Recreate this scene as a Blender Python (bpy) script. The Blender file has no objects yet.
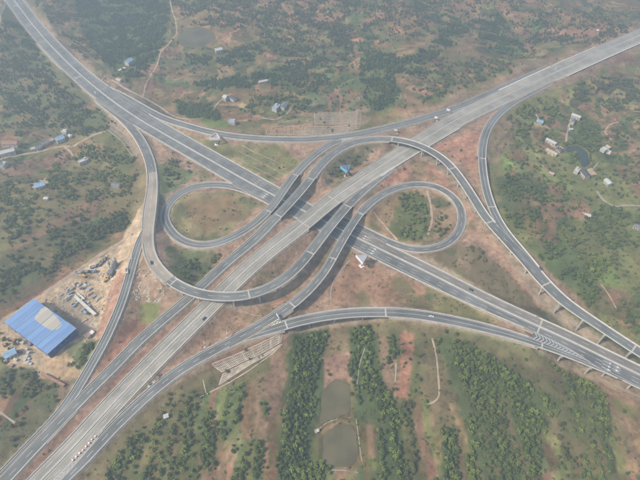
import bpy, bmesh, math, random
import numpy as np
from mathutils import Vector, Matrix
random.seed(7); RNG = np.random.default_rng(11)
R = math.radians
SC = bpy.context.scene
COL = SC.collection

# ------------------------------------------------------------------ camera
H, TH, F = 400.0, R(48.0), 500.0            # height (m), pitch below horizon, focal length in px of a 640 px wide picture
cd = bpy.data.cameras.new('camera'); cam = bpy.data.objects.new('camera', cd); COL.objects.link(cam)
cam.location = (0, 0, H); cam.rotation_euler = (R(90)-TH, 0, 0)
cd.sensor_width = 36.0; cd.lens = 36.0*F/640.0; cd.clip_end = 60000; cd.clip_start = 1.0
SC.camera = cam

# ------------------------------------------------------------------ sky, sun, exposure
SUN_EL = R(48); SH_DIR = Vector((0.93, 0.37, 0)).normalized()      # direction in which shadows fall
w = bpy.data.worlds.new('World'); SC.world = w; w.use_nodes = True
nt = w.node_tree; bg = nt.nodes['Background']
sky = nt.nodes.new('ShaderNodeTexSky'); sky.sky_type = 'NISHITA'; sky.sun_disc = False
sky.sun_elevation = SUN_EL; sky.sun_rotation = math.atan2(-SH_DIR.x, -SH_DIR.y)
sky.air_density = 1.0; sky.dust_density = 3.0; sky.ozone_density = 1.0
nt.links.new(sky.outputs[0], bg.inputs[0]); bg.inputs[1].default_value = 0.15
sd = bpy.data.lights.new('sun', 'SUN'); sd.energy = 3.6; sd.angle = R(5); sd.color = (1.0, 0.90, 0.74)
sun = bpy.data.objects.new('sun', sd); COL.objects.link(sun)
ray = Vector((SH_DIR.x*math.cos(SUN_EL), SH_DIR.y*math.cos(SUN_EL), -math.sin(SUN_EL)))
sun.rotation_euler = ray.to_track_quat('-Z', 'Y').to_euler()
SC.view_settings.view_transform = 'Standard'; SC.view_settings.look = 'None'
SC.view_settings.exposure = 0.48; SC.view_settings.gamma = 1.0
HAZE_DENSITY = 0.00056; HAZE_COLOR = (0.66, 0.83, 0.98)

# ------------------------------------------------------------------ projection helpers
s_, c_ = math.sin(TH), math.cos(TH)
def P(px, py, z=0.0):
    """world point at height z seen at pixel (px,py) of the 640x480 photograph"""
    a = (px-320.0)/F; b = (py-240.0)/F
    dx = a; dy = c_ - b*s_; dz = -s_ - b*c_
    t = (z-H)/dz
    return np.array((dx*t, dy*t, z + 0*t))
def proj(x, y, z):
    dz = z-H
    dep = y*c_ - dz*s_
    yy = -(y*s_ + dz*c_)
    return 320+F*x/dep, 240+F*yy/dep, dep

# ------------------------------------------------------------------ noise
def vnoise(x, y, seed):
    xi = np.floor(x).astype(np.int64); yi = np.floor(y).astype(np.int64)
    fx = x-xi; fy = y-yi; fx = fx*fx*(3-2*fx); fy = fy*fy*(3-2*fy)
    def hsh(a, b):
        n = (a*374761393 + b*668265263 + seed*1274126177) & 0x7fffffff
        n = ((n ^ (n >> 13))*1274126177) & 0x7fffffff
        return ((n ^ (n >> 16)) & 0xffff)/65535.0
    a = hsh(xi, yi); b = hsh(xi+1, yi); c = hsh(xi, yi+1); d = hsh(xi+1, yi+1)
    return (a*(1-fx)+b*fx)*(1-fy) + (c*(1-fx)+d*fx)*fy
def fbm(x, y, scale, seed, octs=4):
    v = 0; amp = .5; tot = 0
    for k in range(octs):
        v = v+amp*vnoise(x/scale+17.3*k, y/scale-9.1*k, seed+k); tot += amp; amp *= .5; scale *= .5
    return v/tot
def sstep(a, b, x):
    t = np.clip((x-a)/(b-a), 0, 1); return t*t*(3-2*t)

# ------------------------------------------------------------------ objects, tags
def tag(o, label=None, cat=None, group=None, kind=None):
    if label: o['label'] = label
    if cat: o['category'] = cat
    if group: o['group'] = group
    if kind: o['kind'] = kind
    return o
def link(name, me, parent=None):
    o = bpy.data.objects.new(name, me); COL.objects.link(o)
    if parent is not None: o.parent = parent
    return o
def empty(name, loc, rz=0, **k):
    o = link(name, None); o.location = loc; o.rotation_euler = (0, 0, rz); o.empty_display_size = 1
    return tag(o, **k)
class MB:
    """collects faces, builds ONE mesh object"""
    def __init__(s): s.v = []; s.f = []; s.uv = []
    def quad(s, a, b, c, d, uv=None):
        n = len(s.v); s.v += [tuple(a), tuple(b), tuple(c), tuple(d)]; s.f.append((n, n+1, n+2, n+3)); s.uv.append(uv)
    def box(s, cx, cy, z0, sx, sy, sz, rz=0, taper=1.0):
        c, q = math.cos(rz), math.sin(rz); n = len(s.v)
        for k, t in ((0, 1.0), (1, taper)):
            for (i, j) in ((-1, -1), (1, -1), (1, 1), (-1, 1)):
                x = i*sx/2*t; y = j*sy/2*t
                s.v.append((cx+x*c-y*q, cy+x*q+y*c, z0+k*sz))
        for f in ((3, 2, 1, 0), (4, 5, 6, 7), (0, 1, 5, 4), (1, 2, 6, 5), (2, 3, 7, 6), (3, 0, 4, 7)):
            s.f.append(tuple(n+a for a in f)); s.uv.append(None)
        return s
    def cyl(s, p0, p1, r0, r1, n=8):
        p0 = Vector(p0); p1 = Vector(p1); d = (p1-p0).normalized()
        u = d.orthogonal().normalized(); v = d.cross(u); b = len(s.v)
        for p, r in ((p0, r0), (p1, r1)):
            for k in range(n):
                a = 2*math.pi*k/n; s.v.append(tuple(p+u*math.cos(a)*r+v*math.sin(a)*r))
        for k in range(n):
            s.f.append((b+k, b+(k+1) % n, b+n+(k+1) % n, b+n+k)); s.uv.append(None)
        s.f.append(tuple(b+n-1-k for k in range(n))); s.uv.append(None)
        s.f.append(tuple(b+n+k for k in range(n))); s.uv.append(None)
        return s
    def build(s, name, m, parent=None, smooth=False):
        me = bpy.data.meshes.new(name); me.from_pydata(s.v, [], s.f); me.validate(clean_customdata=False)
        if any(u is not None for u in s.uv):
            ul = me.uv_layers.new(name='UVMap'); k = 0
            for f, u in zip(s.f, s.uv):
                for j in range(len(f)):
                    if u is not None: ul.data[k].uv = u[j]
                    k += 1
        if m: me.materials.append(m)
        if smooth: me.shade_smooth()
        return link(name, me, parent)

# ------------------------------------------------------------------ materials
def lin(c): return tuple(c)+(1.0,)
def mat(name, col, rough=.85, var=.25, scale=.3, col2=None, bump=0.0, spec=.3, streak=False, detail=6):
    m = bpy.data.materials.new(name); m.use_nodes = True; n = m.node_tree; b = n.nodes['Principled BSDF']
    b.inputs['Roughness'].default_value = rough; b.inputs['Specular IOR Level'].default_value = spec
    tc = n.nodes.new('ShaderNodeTexCoord' if streak else 'ShaderNodeNewGeometry')
    no = n.nodes.new('ShaderNodeTexNoise'); no.inputs['Scale'].default_value = scale; no.inputs['Detail'].default_value = detail
    if streak:
        mp = n.nodes.new('ShaderNodeMapping'); mp.inputs['Scale'].default_value = (0.012, 1.1, 1)
        n.links.new(tc.outputs['UV'], mp.inputs[0]); n.links.new(mp.outputs[0], no.inputs['Vector']); no.inputs['Scale'].default_value = 1.0
    else: n.links.new(tc.outputs['Position'], no.inputs['Vector'])
    rp = n.nodes.new('ShaderNodeValToRGB'); rp.color_ramp.elements[0].position = .3; rp.color_ramp.elements[1].position = .7
    c2 = col2 or tuple(min(1, x*(1+var)) for x in col); c1 = tuple(x*(1-var) for x in col)
    rp.color_ramp.elements[0].color = lin(c1); rp.color_ramp.elements[1].color = lin(c2)
    n.links.new(no.outputs[0], rp.inputs[0])
    out = rp.outputs[0]
    if streak:   # patches and dust on top of the wheel tracks
        g = n.nodes.new('ShaderNodeNewGeometry'); n2 = n.nodes.new('ShaderNodeTexNoise'); n2.inputs['Scale'].default_value = .045; n2.inputs['Detail'].default_value = 8
        n.links.new(g.outputs['Position'], n2.inputs['Vector'])
        mr = n.nodes.new('ShaderNodeMapRange'); mr.inputs[1].default_value = .3; mr.inputs[2].default_value = .7; mr.inputs[3].default_value = .78; mr.inputs[4].default_value = 1.3
        n.links.new(n2.outputs[0], mr.inputs[0])
        mx = n.nodes.new('ShaderNodeMix'); mx.data_type = 'RGBA'; mx.blend_type = 'MULTIPLY'; mx.inputs[0].default_value = 1
        n.links.new(rp.outputs[0], mx.inputs[6]); n.links.new(mr.outputs[0], mx.inputs[7]); out = mx.outputs[2]
    n.links.new(out, b.inputs['Base Color'])
    if bump:
        bu = n.nodes.new('ShaderNodeBump'); bu.inputs['Strength'].default_value = bump; bu.inputs['Distance'].default_value = .3
        n.links.new(no.outputs[0], bu.inputs['Height']); n.links.new(bu.outputs[0], b.inputs['Normal'])
    return m
M = dict(
    asphalt=mat('asphalt', (.142, .146, .140), .8, .34, streak=True),
    asphalt_b=mat('asphalt_main', (.150, .152, .145), .8, .34, streak=True),
    grey=mat('dusty_grey_asphalt', (.275, .258, .220), .85, .26, streak=True),
    dust=mat('dust_covered_road', (.30, .26, .21), .9, .2, scale=.2, streak=True),
    dusty=mat('brown_dusted_asphalt', (.175, .160, .142), .85, .18, streak=True),
    paint=mat('road_paint', (.62, .62, .60), .6, .12, scale=1.5),
    chev=mat('worn_paint', (.38, .38, .37), .6, .2, scale=1.0),
    paint_y=mat('gore_paint', (.62, .64, .45), .6, .15, scale=1.5),
    conc=mat('concrete', (.46, .44, .39), .85, .16, scale=.35, bump=.1),
    lat=mat('weathered_ribs', (.42, .355, .28), .9, .2, scale=.3),
    conc_l=mat('pale_concrete', (.55, .53, .47), .8, .14, scale=.25, bump=.1),
    joint=mat('joint_concrete', (.42, .40, .34), .85, .12, scale=.8),
    verge=mat('gravel_verge', (.33, .27, .21), .95, .22, scale=.25, bump=.3),
    dirt=mat('dirt_track', (.38, .285, .205), .95, .2, scale=.2, bump=.2),
    track=mat('concrete_track', (.31, .27, .215), .9, .2, scale=.2, bump=.1),
    water=mat('pond_water', (.045, .060, .050), .3, .3, scale=.03, spec=.5),
    water_o=mat('muddy_pond_water', (.115, .102, .056), .5, .25, scale=.06, spec=.25),
    blue=mat('blue_sheet_roof', (.10, .24, .56), .5, .14, scale=.12),
    bluel=mat('pale_blue_roof', (.24, .36, .48), .5, .15, scale=.3),
    blued=mat('blue_cladding', (.05, .11, .30), .6, .15, scale=.3),
    bluep=mat('blue_panel', (.16, .42, .68), .5, .08, scale=.3),
    bare=mat('bare_beige_roof', (.45, .40, .33), .8, .16, scale=.15),
    white=mat('white_render', (.50, .48, .44), .7, .1, scale=.5),
    roofg=mat('grey_roof', (.17, .18, .19), .8, .2, scale=.5),
    roofd=mat('dark_tile_roof', (.075, .085, .10), .8, .2, scale=.6),
    roofw=mat('pale_roof', (.46, .46, .44), .7, .12, scale=.5),
    tan=mat('tan_roof', (.45, .36, .27), .8, .2, scale=.5),
    wall=mat('house_wall', (.50, .46, .40), .85, .15, scale=.4),
    brick=mat('brick_wall', (.30, .17, .12), .9, .2, scale=.6),
    glass=mat('window_glass', (.04, .05, .06), .15, .2, spec=.6),
    cream=mat('cream_concrete', (.62, .56, .42), .8, .1, scale=.5),
    steel=mat('steel', (.36, .37, .38), .5, .15, scale=.5),
    panelw=mat('white_panel', (.80, .80, .82), .5, .05, scale=.5),
    panelr=mat('white_panel_pink', (.78, .68, .66), .5, .06, scale=.5),
    green=mat('green_sign', (.04, .32, .16), .5, .1),
    orange=mat('orange_plastic', (.75, .22, .05), .5, .15),
    trunk=mat('bark', (.10, .075, .05), .95, .25, scale=1.5),
    carw=mat('car_paint_white', (.68, .68, .67), .3, .04, spec=.5),
    card=mat('car_paint_dark', (.05, .055, .07), .3, .1, spec=.5),
    cary=mat('machine_yellow', (.55, .33, .04), .5, .15),
    carb=mat('truck_blue', (.06, .16, .38), .4, .1, spec=.5),
    rubber=mat('tyre', (.02, .02, .02), .9, .1),
)
def leafmat(name, c, var=.35):
    m = bpy.data.materials.new(name); m.use_nodes = True; n = m.node_tree; b = n.nodes['Principled BSDF']
    b.inputs['Roughness'].default_value = .75; b.inputs['Specular IOR Level'].default_value = .2
    g = n.nodes.new('ShaderNodeNewGeometry'); no = n.nodes.new('ShaderNodeTexNoise'); no.inputs['Scale'].default_value = .12; no.inputs['Detail'].default_value = 5
    n.links.new(g.outputs['Position'], no.inputs['Vector'])
    mr = n.nodes.new('ShaderNodeMapRange'); mr.inputs[1].default_value = .3; mr.inputs[2].default_value = .7; mr.inputs[3].default_value = 1-var; mr.inputs[4].default_value = 1+var
    n.links.new(no.outputs[0], mr.inputs[0])
    mr2 = n.nodes.new('ShaderNodeMapRange'); mr2.inputs[3].default_value = .72; mr2.inputs[4].default_value = 1.3
    n.links.new(g.outputs['Random Per Island'], mr2.inputs[0])
    mu = n.nodes.new('ShaderNodeMath'); mu.operation = 'MULTIPLY'; n.links.new(mr.outputs[0], mu.inputs[0]); n.links.new(mr2.outputs[0], mu.inputs[1])
    mx = n.nodes.new('ShaderNodeMix'); mx.data_type = 'RGBA'; mx.blend_type = 'MULTIPLY'; mx.inputs[0].default_value = 1; mx.inputs[6].default_value = lin(c)
    n.links.new(mu.outputs[0], mx.inputs[7]); n.links.new(mx.outputs[2], b.inputs['Base Color'])
    return m
LEAF = [leafmat('leaves_dark', (.082, .116, .040)), leafmat('leaves_mid', (.124, .158, .045)),
        leafmat('leaves_bright', (.170, .215, .048)), leafmat('leaves_dull', (.130, .128, .058)), leafmat('needles', (.064, .104, .048))]

# ------------------------------------------------------------------ road paths
class Path:
    def __init__(s, pts, step=3.0):
        C = []
        for p in pts:
            q = P(p[0], p[1], p[2]); C.append((q[0], q[1], p[2], p[3], p[4]))
        C = np.array(C)                                    # x y z wL wR
        out = []
        n = len(C)
        for i in range(n-1):
            p0 = C[max(i-1, 0)]; p1 = C[i]; p2 = C[i+1]; p3 = C[min(i+2, n-1)]
            L = np.linalg.norm(p2[:2]-p1[:2]); d0 = max(np.linalg.norm(p1[:2]-p0[:2]), 1e-3)**.5; d1 = L**.5; d2 = max(np.linalg.norm(p3[:2]-p2[:2]), 1e-3)**.5
            m1 = (p2-p1) if i == 0 else d1*((p1-p0)/d0-(p2-p0)/(d0+d1)+(p2-p1)/d1)
            m2 = (p2-p1) if i == n-2 else d1*((p2-p1)/d1-(p3-p1)/(d1+d2)+(p3-p2)/d2)
            k = max(2, int(L/step))
            for t in np.arange(k)/k:
                v = (2*t**3-3*t**2+1)*p1+(t**3-2*t**2+t)*m1+(-2*t**3+3*t**2)*p2+(t**3-t**2)*m2
                v[3:] = p1[3:]*(1-t)+p2[3:]*t
                out.append(v)
        out.append(C[-1]); A = np.array(out)
        # smooth to take out tracing jitter
        for _ in range(14):
            B = A.copy(); B[1:-1] = .25*A[:-2]+.5*A[1:-1]+.25*A[2:]; A = B
        # resample evenly
        d = np.r_[0, np.cumsum(np.linalg.norm(np.diff(A[:, :2], axis=0), axis=1))]
        nn = max(3, int(d[-1]/step)); t = np.linspace(0, d[-1], nn)
        A = np.stack([np.interp(t, d, A[:, k]) for k in range(5)], 1)
        s.s = t; s.xy = A[:, :2]; s.z = A[:, 2].copy(); s.wl = A[:, 3]; s.wr = A[:, 4]; s.n = nn
        T = np.gradient(s.xy, axis=0); T /= np.linalg.norm(T, axis=1)[:, None]
        s.T = T; s.N = np.stack([-T[:, 1], T[:, 0]], 1)   # left normal
    def at(s, i, off, dz=0.0):                              # off > 0 = left
        return (s.xy[i, 0]+s.N[i, 0]*off, s.xy[i, 1]+s.N[i, 1]*off, s.z[i]+dz)
    def near(s, px, py):
        """sample index closest to the pixel"""
        u, v, _ = proj(s.xy[:, 0], s.xy[:, 1], s.z)
        return int(np.argmin((u-px)**2+(v-py)**2))
    def lat(s, x, y):
        """nearest sample index and signed lateral offset for arrays of points"""
        best = np.full(np.shape(x), 1e9); idx = np.zeros(np.shape(x), int)
        for k in range(s.n):
            d = (x-s.xy[k, 0])**2+(y-s.xy[k, 1])**2
            m = d < best; best = np.where(m, d, best); idx = np.where(m, k, idx)
        off = (x-s.xy[idx, 0])*s.N[idx, 0]+(y-s.xy[idx, 1])*s.N[idx, 1]
        al = (x-s.xy[idx, 0])*s.T[idx, 0]+(y-s.xy[idx, 1])*s.T[idx, 1]
        return idx, off, al, np.sqrt(best)

W = 5.2
def wid(lst, a, b): return [(p[0], p[1], p[2], a if len(p) < 4 else p[3], b if len(p) < 5 else p[4]) for p in lst]
ROADS = {}
# going from lower left to upper right: left = upper-left side
ROADS['A'] = dict(pts=wid([(-5, 528, 3, 9, 7.4), (30, 492, 3, 9, 7.4), (62.5, 459, 3, 9, 8.2), (78, 443, 3, 9, 9), (101, 417, 3, 9, 9), (148.5, 367, 4, 9, 9), (200, 316, 5, 9, 9), (252, 265, 7, 9, 9), (301, 226, 8, 9.5, 9.5),
    (333, 199.5, 8, 10, 10), (364, 178, 8, 10.5, 10.5), (395, 157.5, 7, 11, 11), (425, 139, 7, 12, 12), (457.5, 119.5, 7, 13.5, 13.5), (500, 98.5, 7, 14, 14), (550, 75, 7, 14.5, 14.5),
    (597, 54, 7, 14.5, 14.5), (640, 35.5, 7, 14.5, 14.5), (710, 7, 7, 14.5, 14.5), (780, -20, 7, 14.5, 14.5)], 9, 9), mat='grey', bridge=[((301, 226), (333, 199.5))], rank=0, median=.5,
    what='straight dusty grey expressway running from the bottom left to the top right', lanes=2)
# from upper left to lower right: left = upper-right side
ROADS['B'] = dict(pts=wid([(-35, -65, 8, 14, 14), (-10, -30, 8, 14, 14), (14, 0, 8, 14, 14), (33, 25, 8, 14, 14), (56, 51, 8, 14, 14), (82, 76, 7, 14, 14), (110, 99, 6, 16, 14), (139, 119, 5, 16, 13),
    (180, 143, 3, 15, 13), (220, 165.7, 1.5, 15, 14), (245, 180, .5, 15, 14), (300, 209, 0, 13, 14), (352.5, 235.5, 0, 11, 15), (390, 254, 0, 10, 15), (430, 273.5, 1, 10, 14.5), (477, 297.5, 3, 9.7, 11.5),
    (505, 311, 3.8, 9.6, 9.6), (530, 322.5, 4, 9.6, 8.6), (560, 336, 4, 9.6, 8.6), (582, 346.5, 4, 9.5, 10), (600, 355.5, 4, 9.5, 13.5), (640, 375, 4, 9.5, 14), (710, 410, 4, 9.5, 13), (790, 452, 4, 9.5, 13)], 14, 14), mat='asphalt_b',
    bridge=[((538, 326), (900, 500))], rank=0, median=.5, what='dark expressway running from the top left to the right edge under the crossing', lanes=2)
ROADS['R5'] = dict(pts=wid([(745, 425, 8), (700, 392, 8), (665, 368, 8), (630, 346, 8), (597.5, 324.5, 8.5), (565, 302.5, 9, 5.6, 6.2), (542, 281, 9.5, 5.4, 7.4), (524, 260, 10, 5.2, 8.2), (507.5, 242, 10, 5.2, 5.6), (485, 216.6, 11),
    (474, 199, 12), (460.5, 178.5, 13), (446, 161.5, 14), (429, 150, 15), (414, 143.6, 15), (395, 139.3, 14.5), (380, 138.8, 14), (367.5, 139.6, 13.5), (349, 144, 12.5), (334, 153, 11.5), (319, 167.5, 10),
    (309, 181, 9.5), (295, 197.5, 9), (280, 213.5, 8.5), (256, 238.5, 7), (231, 259.5, 5.5), (212.5, 276, 4.5), (187, 300, 4), (160, 322.5, 4), (135, 345, 4), (116, 365, 3.5), (88, 392.5, 3), (61, 420.8, 3),
    (43, 439.5, 3), (26, 457.5, 3), (8, 477, 3), (-20, 506, 3)], W, W), mat='asphalt', bridge=[((900, 500), (392, 139)), ((313, 177), (277, 215))], rank=1, lanes=0,
    what='long ramp that sweeps over the grey expressway')
ROADS['R1'] = dict(pts=wid([(96, 84, 7), (116, 92.5, 6.5), (138, 104.5, 6), (160, 116, 6), (183, 124.6, 6), (205, 131, 7), (231, 136, 8), (260, 138.6, 9), (280, 139.4, 9.5), (304, 139.6, 10), (332, 137.6, 10), (354, 134.8, 10, 5.2, 5.4),
    (390, 127, 9.5, 5.4, 6), (420, 119.5, 9, 5.4, 6), (449, 110, 8, 5.2, 5.2), (482, 97, 7), (512, 83.5, 7), (548, 68, 7)], W, W), mat='asphalt', bridge=[], rank=1, lanes=0, what='top ramp curving from the dark expressway to the grey one')
ROADS['L'] = dict(pts=wid([(378, 130.5, 10, 4.5, 4.5), (354, 135.8, 10, 4.5, 4.5), (335.6, 141.6, 10, 4.5, 4.5), (320.6, 150.8, 9.5, 4.6, 4.6), (305.6, 163.5, 9), (292.5, 178, 9), (282, 193, 8.5), (271, 208.5, 8), (256, 223, 7), (247, 229.5, 6.5), (228, 239.5, 5), (214, 244.5, 4), (200, 246, 3),
    (181, 240.6, 2), (168, 227.5, 1.5), (164, 216, 1), (168, 204.5, 1), (179, 194, 1), (194, 187, 1), (211, 184.5, 1), (229, 185.5, 1), (247.5, 190.5, .8), (267.5, 200, .3), (290, 211, 0), (315, 223.5, 0)], 4.6, 4.6), mat='asphalt',
    bridge=[((296, 174), (269, 210))], rank=2, lanes=0, what='left loop ramp')
ROADS['R7'] = dict(pts=wid([(548, 84, 7, 4.6, 4.6), (528, 94, 7, 4.6, 4.6), (511, 104, 7, 4.6, 4.6), (499, 114, 7), (490, 125, 7.5), (484.3, 138, 8), (482.2, 152, 8.5), (482.7, 168, 9), (485, 184, 9.5), (488.5, 198, 10), (493.5, 212, 10), (502.5, 228, 10),
    (513, 241, 10), (525, 254.5, 9.8, 4, 3.4), (537, 268, 9.6, 3, 2)], 4.6, 4.6), mat='asphalt', bridge=[((481, 157), (900, 500))], rank=2, lanes=0, what='right ramp curving down from the grey expressway')
ROADS['R4'] = dict(pts=wid([(98, 99, 6.3), (110, 109, 6), (123, 119, 5.6), (134, 130.5, 5.6), (144, 146, 6), (150.5, 162.5, 7), (152.8, 178, 8), (152, 194, 9, 6.2, 6.2), (149.5, 212.5, 9.5, 7, 7), (148, 233, 10, 5.6, 5.6), (149.4, 252, 11), (155, 264.5, 12), (166, 277, 12.5), (181, 287, 13),
    (198, 293.7, 13), (215, 296.6, 13), (230, 297, 13), (247, 295.5, 13), (267.5, 289, 12.5), (285.5, 278.5, 12), (299, 266, 11), (310.6, 252, 10), (324, 234.5, 9.5), (336, 219.5, 9), (348, 205.5, 8.5), (358, 195.5, 8.2), (369, 186.5, 8, 4.2, 4.2), (381, 177.5, 7.7, 3.2, 3.4), (393, 168.5, 7.3, 1.4, 2.4)], W, W),
    mat='asphalt', bridge=[((172, 281), (347, 206))], rank=1, lanes=1, what='big half circle ramp that swings over the grey expressway', dust=((150, 172), (170, 279)))
ROADS['R2'] = dict(pts=wid([(148.5, 225, 9.8, 3, 3), (143, 236, 9, 3.6, 3.6), (138.5, 247, 8), (134.5, 259, 7.2), (129, 279, 6), (123, 299, 5), (115.6, 318, 4.5), (104, 343, 4), (92, 364, 4), (80.6, 383, 3.5), (69, 402, 3), (60, 414, 3), (42.5, 432.5, 3), (24, 451.5, 3), (2, 475, 3), (-25, 504, 3)], 3.9, 3.9),
    mat='asphalt', bridge=[], rank=2, lanes=0, what='narrow ramp running down past the yard')
ROADS['R8'] = dict(pts=wid([(15, 530, 2.9, 3, 3), (46, 498, 2.9, 3, 3), (67, 478, 2.9, 3.2, 3.2), (85, 459.5, 2.9, 4.4, 4.4), (107.5, 434, 2.9), (135, 407, 3.5), (160, 385, 4), (182, 368.7, 4.5), (202, 357, 5), (227.5, 343.5, 5.7), (250, 331.5, 6.4), (265, 322.8, 7), (279, 314, 7.5), (291, 305.5, 8, 4.8, 4.8), (301, 298, 8, 4.4, 4.4),
    (314, 285, 8.3), (327, 268.5, 8.5), (336, 252, 8.5), (347, 233, 8.5), (359, 215, 8), (369, 204.5, 7), (380, 196, 6), (397.5, 187.6, 5), (417.5, 184, 4), (435, 186, 3.4), (450, 194, 2.8), (460, 206, 2.3), (462.5, 220, 2), (459, 232, 1.7), (451.5, 241, 1.5), (438, 247.8, 1.2),
    (422.5, 250, 1), (409, 248.8, .8), (396, 244.6, .5), (378, 237, .2), (362, 229, 0), (340, 218, 0)], 5.0, 5.0), mat='asphalt', bridge=[((290, 307), (361, 213))], rank=1, lanes=0, what='ramp that rises from the lower left over the dark expressway into the right loop')
for i_, p_ in enumerate(ROADS['R5']['pts']):
    if i_ > 24: ROADS['R5']['pts'][i_] = p_[:3]+(4.6, 4.6)
for i_, p_ in enumerate(ROADS['R8']['pts']):
    if 4 <= i_ < 12: ROADS['R8']['pts'][i_] = p_[:3]+(4.6, 4.6)
for i_, p_ in enumerate(ROADS['R8']['pts']):
    if i_ > 14: ROADS['R8']['pts'][i_] = p_[:3]+(4.3, 4.3)
ROADS['R9'] = dict(pts=wid([(232, 344, 5.7, 1.5, 2), (250, 336.5, 6.2, 3.2, 3.4), (266, 331, 6.6, 4.6, 4.6), (284, 325.6, 7), (300, 321, 7), (318, 317.2, 7), (335, 314.6, 7), (350, 313, 7), (367, 312.3, 7), (382.5, 312.3, 7), (400, 313, 7), (415, 314.3, 6.6), (445, 319.3, 6), (480, 326.8, 5, 5, 5), (505, 333.3, 4.4, 4.4, 4.4), (530, 341, 4, 4, 4), (560, 351.5, 4, 3.2, 3.4),
    (580, 359.5, 4, 3, 3.2), (598, 367, 4, 2.6, 3), (618, 376.5, 4, 2, 2)], W, W), mat='asphalt', bridge=[((284, 325), (390, 312.5)), ((538, 343), (900, 500))], rank=2, lanes=0, what='bottom ramp arching over the wooded hollow')

for k, r in ROADS.items():
    r['path'] = Path(r['pts']); p = r['path']; b = np.zeros(p.n, bool)
    for (a, c) in r['bridge']:
        i0, i1 = sorted((p.near(*a), p.near(*c))); b[i0:i1+1] = True
    if k == 'R5':
        b[:] = False
        b[:p.near(392, 139)+1] = True
        b[p.near(313, 177):p.near(277, 215)+1] = True
    if k == 'R7': b[:] = False; b[p.near(481, 157):] = True
    if k == 'B': b[:] = False; b[p.near(538, 326):] = True
    if k == 'R9': b[:] = False; b[p.near(284, 325):p.near(390, 312.5)] = True; b[p.near(538, 343):] = True
    r['br'] = b
# ramps settle onto the road they join: their height follows it there
ORDER = ['A', 'B', 'R5', 'R1', 'R4', 'R8', 'L', 'R7', 'R2', 'R9']
for oi, k in enumerate(ORDER[2:], 2):
    p = ROADS[k]['path']
    for j in ORDER[:oi]:
        q = ROADS[j]['path']
        idx, off, al, dist = q.lat(p.xy[:, 0], p.xy[:, 1])
        wq = np.where(off > 0, q.wl[idx], q.wr[idx])
        edge = dist-wq
        ok = (np.abs(p.z-q.z[idx]) < 2.6) & (np.abs(al) < 4)
        wgt = np.where(ok, 1-sstep(4.5, 14, edge), 0)
        kern = np.ones(9)/9; wgt = np.convolve(np.pad(wgt, 4, mode='edge'), kern, 'valid'); wgt = np.where(ok, wgt, 0)
        tgt = q.z[idx]-.035*(oi-1)
        p.z = p.z*(1-wgt)+tgt*wgt
    zz = p.z.copy()
    for _ in range(3): zz[1:-1] = .25*zz[:-2]+.5*zz[1:-1]+.25*zz[2:]
    p.z = zz
def inside_other(k, x, y, z, margin):
    """mask of points lying on the carriageway of another road at about the same height"""
    m = np.zeros(len(x), bool)
    for j in ORDER:
        if j == k: continue
        q = ROADS[j]['path']; idx, off, al, dist = q.lat(x, y)
        wq = np.where(off > 0, q.wl[idx], q.wr[idx])
        m |= (np.abs(off) < wq+margin) & (np.abs(al) < 2.5) & (np.abs(z-q.z[idx]) < 2.5)
    return m

# ------------------------------------------------------------------ terrain height
def axis(lo, hi, step, far_lo, far_hi):
    a = list(np.arange(lo, hi+.1, step)); g = step
    x = a[-1]
    while x < far_hi: g *= 1.18; x += g; a.append(x)
    g = step; x = a[0]; b = []
    while x > far_lo: g *= 1.18; x -= g; b.append(x)
    return np.array(b[::-1]+a)
GX = axis(-720, 720, 2.4, -9000, 9000); GY = axis(20, 1120, 2.4, -6000, 12000)
X, Y = np.meshgrid(GX, GY)
def pxpoly_mask(px, py, poly, U, V):
    """even-odd test of U,V against the polygon"""
    m = np.zeros(U.shape, bool); n = len(poly)
    for i in range(n):
        x0, y0 = poly[i]; x1, y1 = poly[(i+1) % n]
        if y0 == y1: continue
        c = ((V > min(y0, y1)) & (V <= max(y0, y1)))
        xi = x0+(V-y0)*(x1-x0)/(y1-y0)
        m ^= c & (U < xi)
    return m
def inpoly(U, V, poly):
    return pxpoly_mask(0, 0, poly, U, V)
far = sstep(500, 900, Y)
Z = 5.0*far + (fbm(X, Y, 170, 3, 4)-.5)*(24+34*far) + (fbm(X, Y, 45, 9, 3)-.5)*6.5
# ridges and terraces
Z += 3.0*np.abs(fbm(X, Y, 90, 21, 2)-.5)*2
def dip(cx, cy, rx, ry, d):
    c = P(cx, cy, 0); return -d*np.exp(-((X-c[0])/rx)**2-((Y-c[1])/ry)**2)
Z += dip(600, 350, 120, 70, 11)+dip(540, 290, 60, 60, 5)+dip(330, 330, 55, 40, 7)+dip(312, 400, 28, 60, 5)+dip(240, 292, 60, 30, 1)
flat = 1-sstep(60, 260, np.sqrt((X-P(320, 215, 0)[0])**2+(Y-P(320, 215, 0)[1])**2))
Z = Z*(1-.75*flat)+.5*flat
tz = Z/2.2; ter = (np.floor(tz)+sstep(.62, .98, tz-np.floor(tz)))*2.2
tm = sstep(.42, .58, fbm(X, Y, 130, 40, 2))
Z = Z*(1-.8*tm)+ter*.8*tm
lo = np.full(X.shape, -1e3); hi = np.full(X.shape, 1e3); rdist = np.full(X.shape, 1e3)
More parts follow.
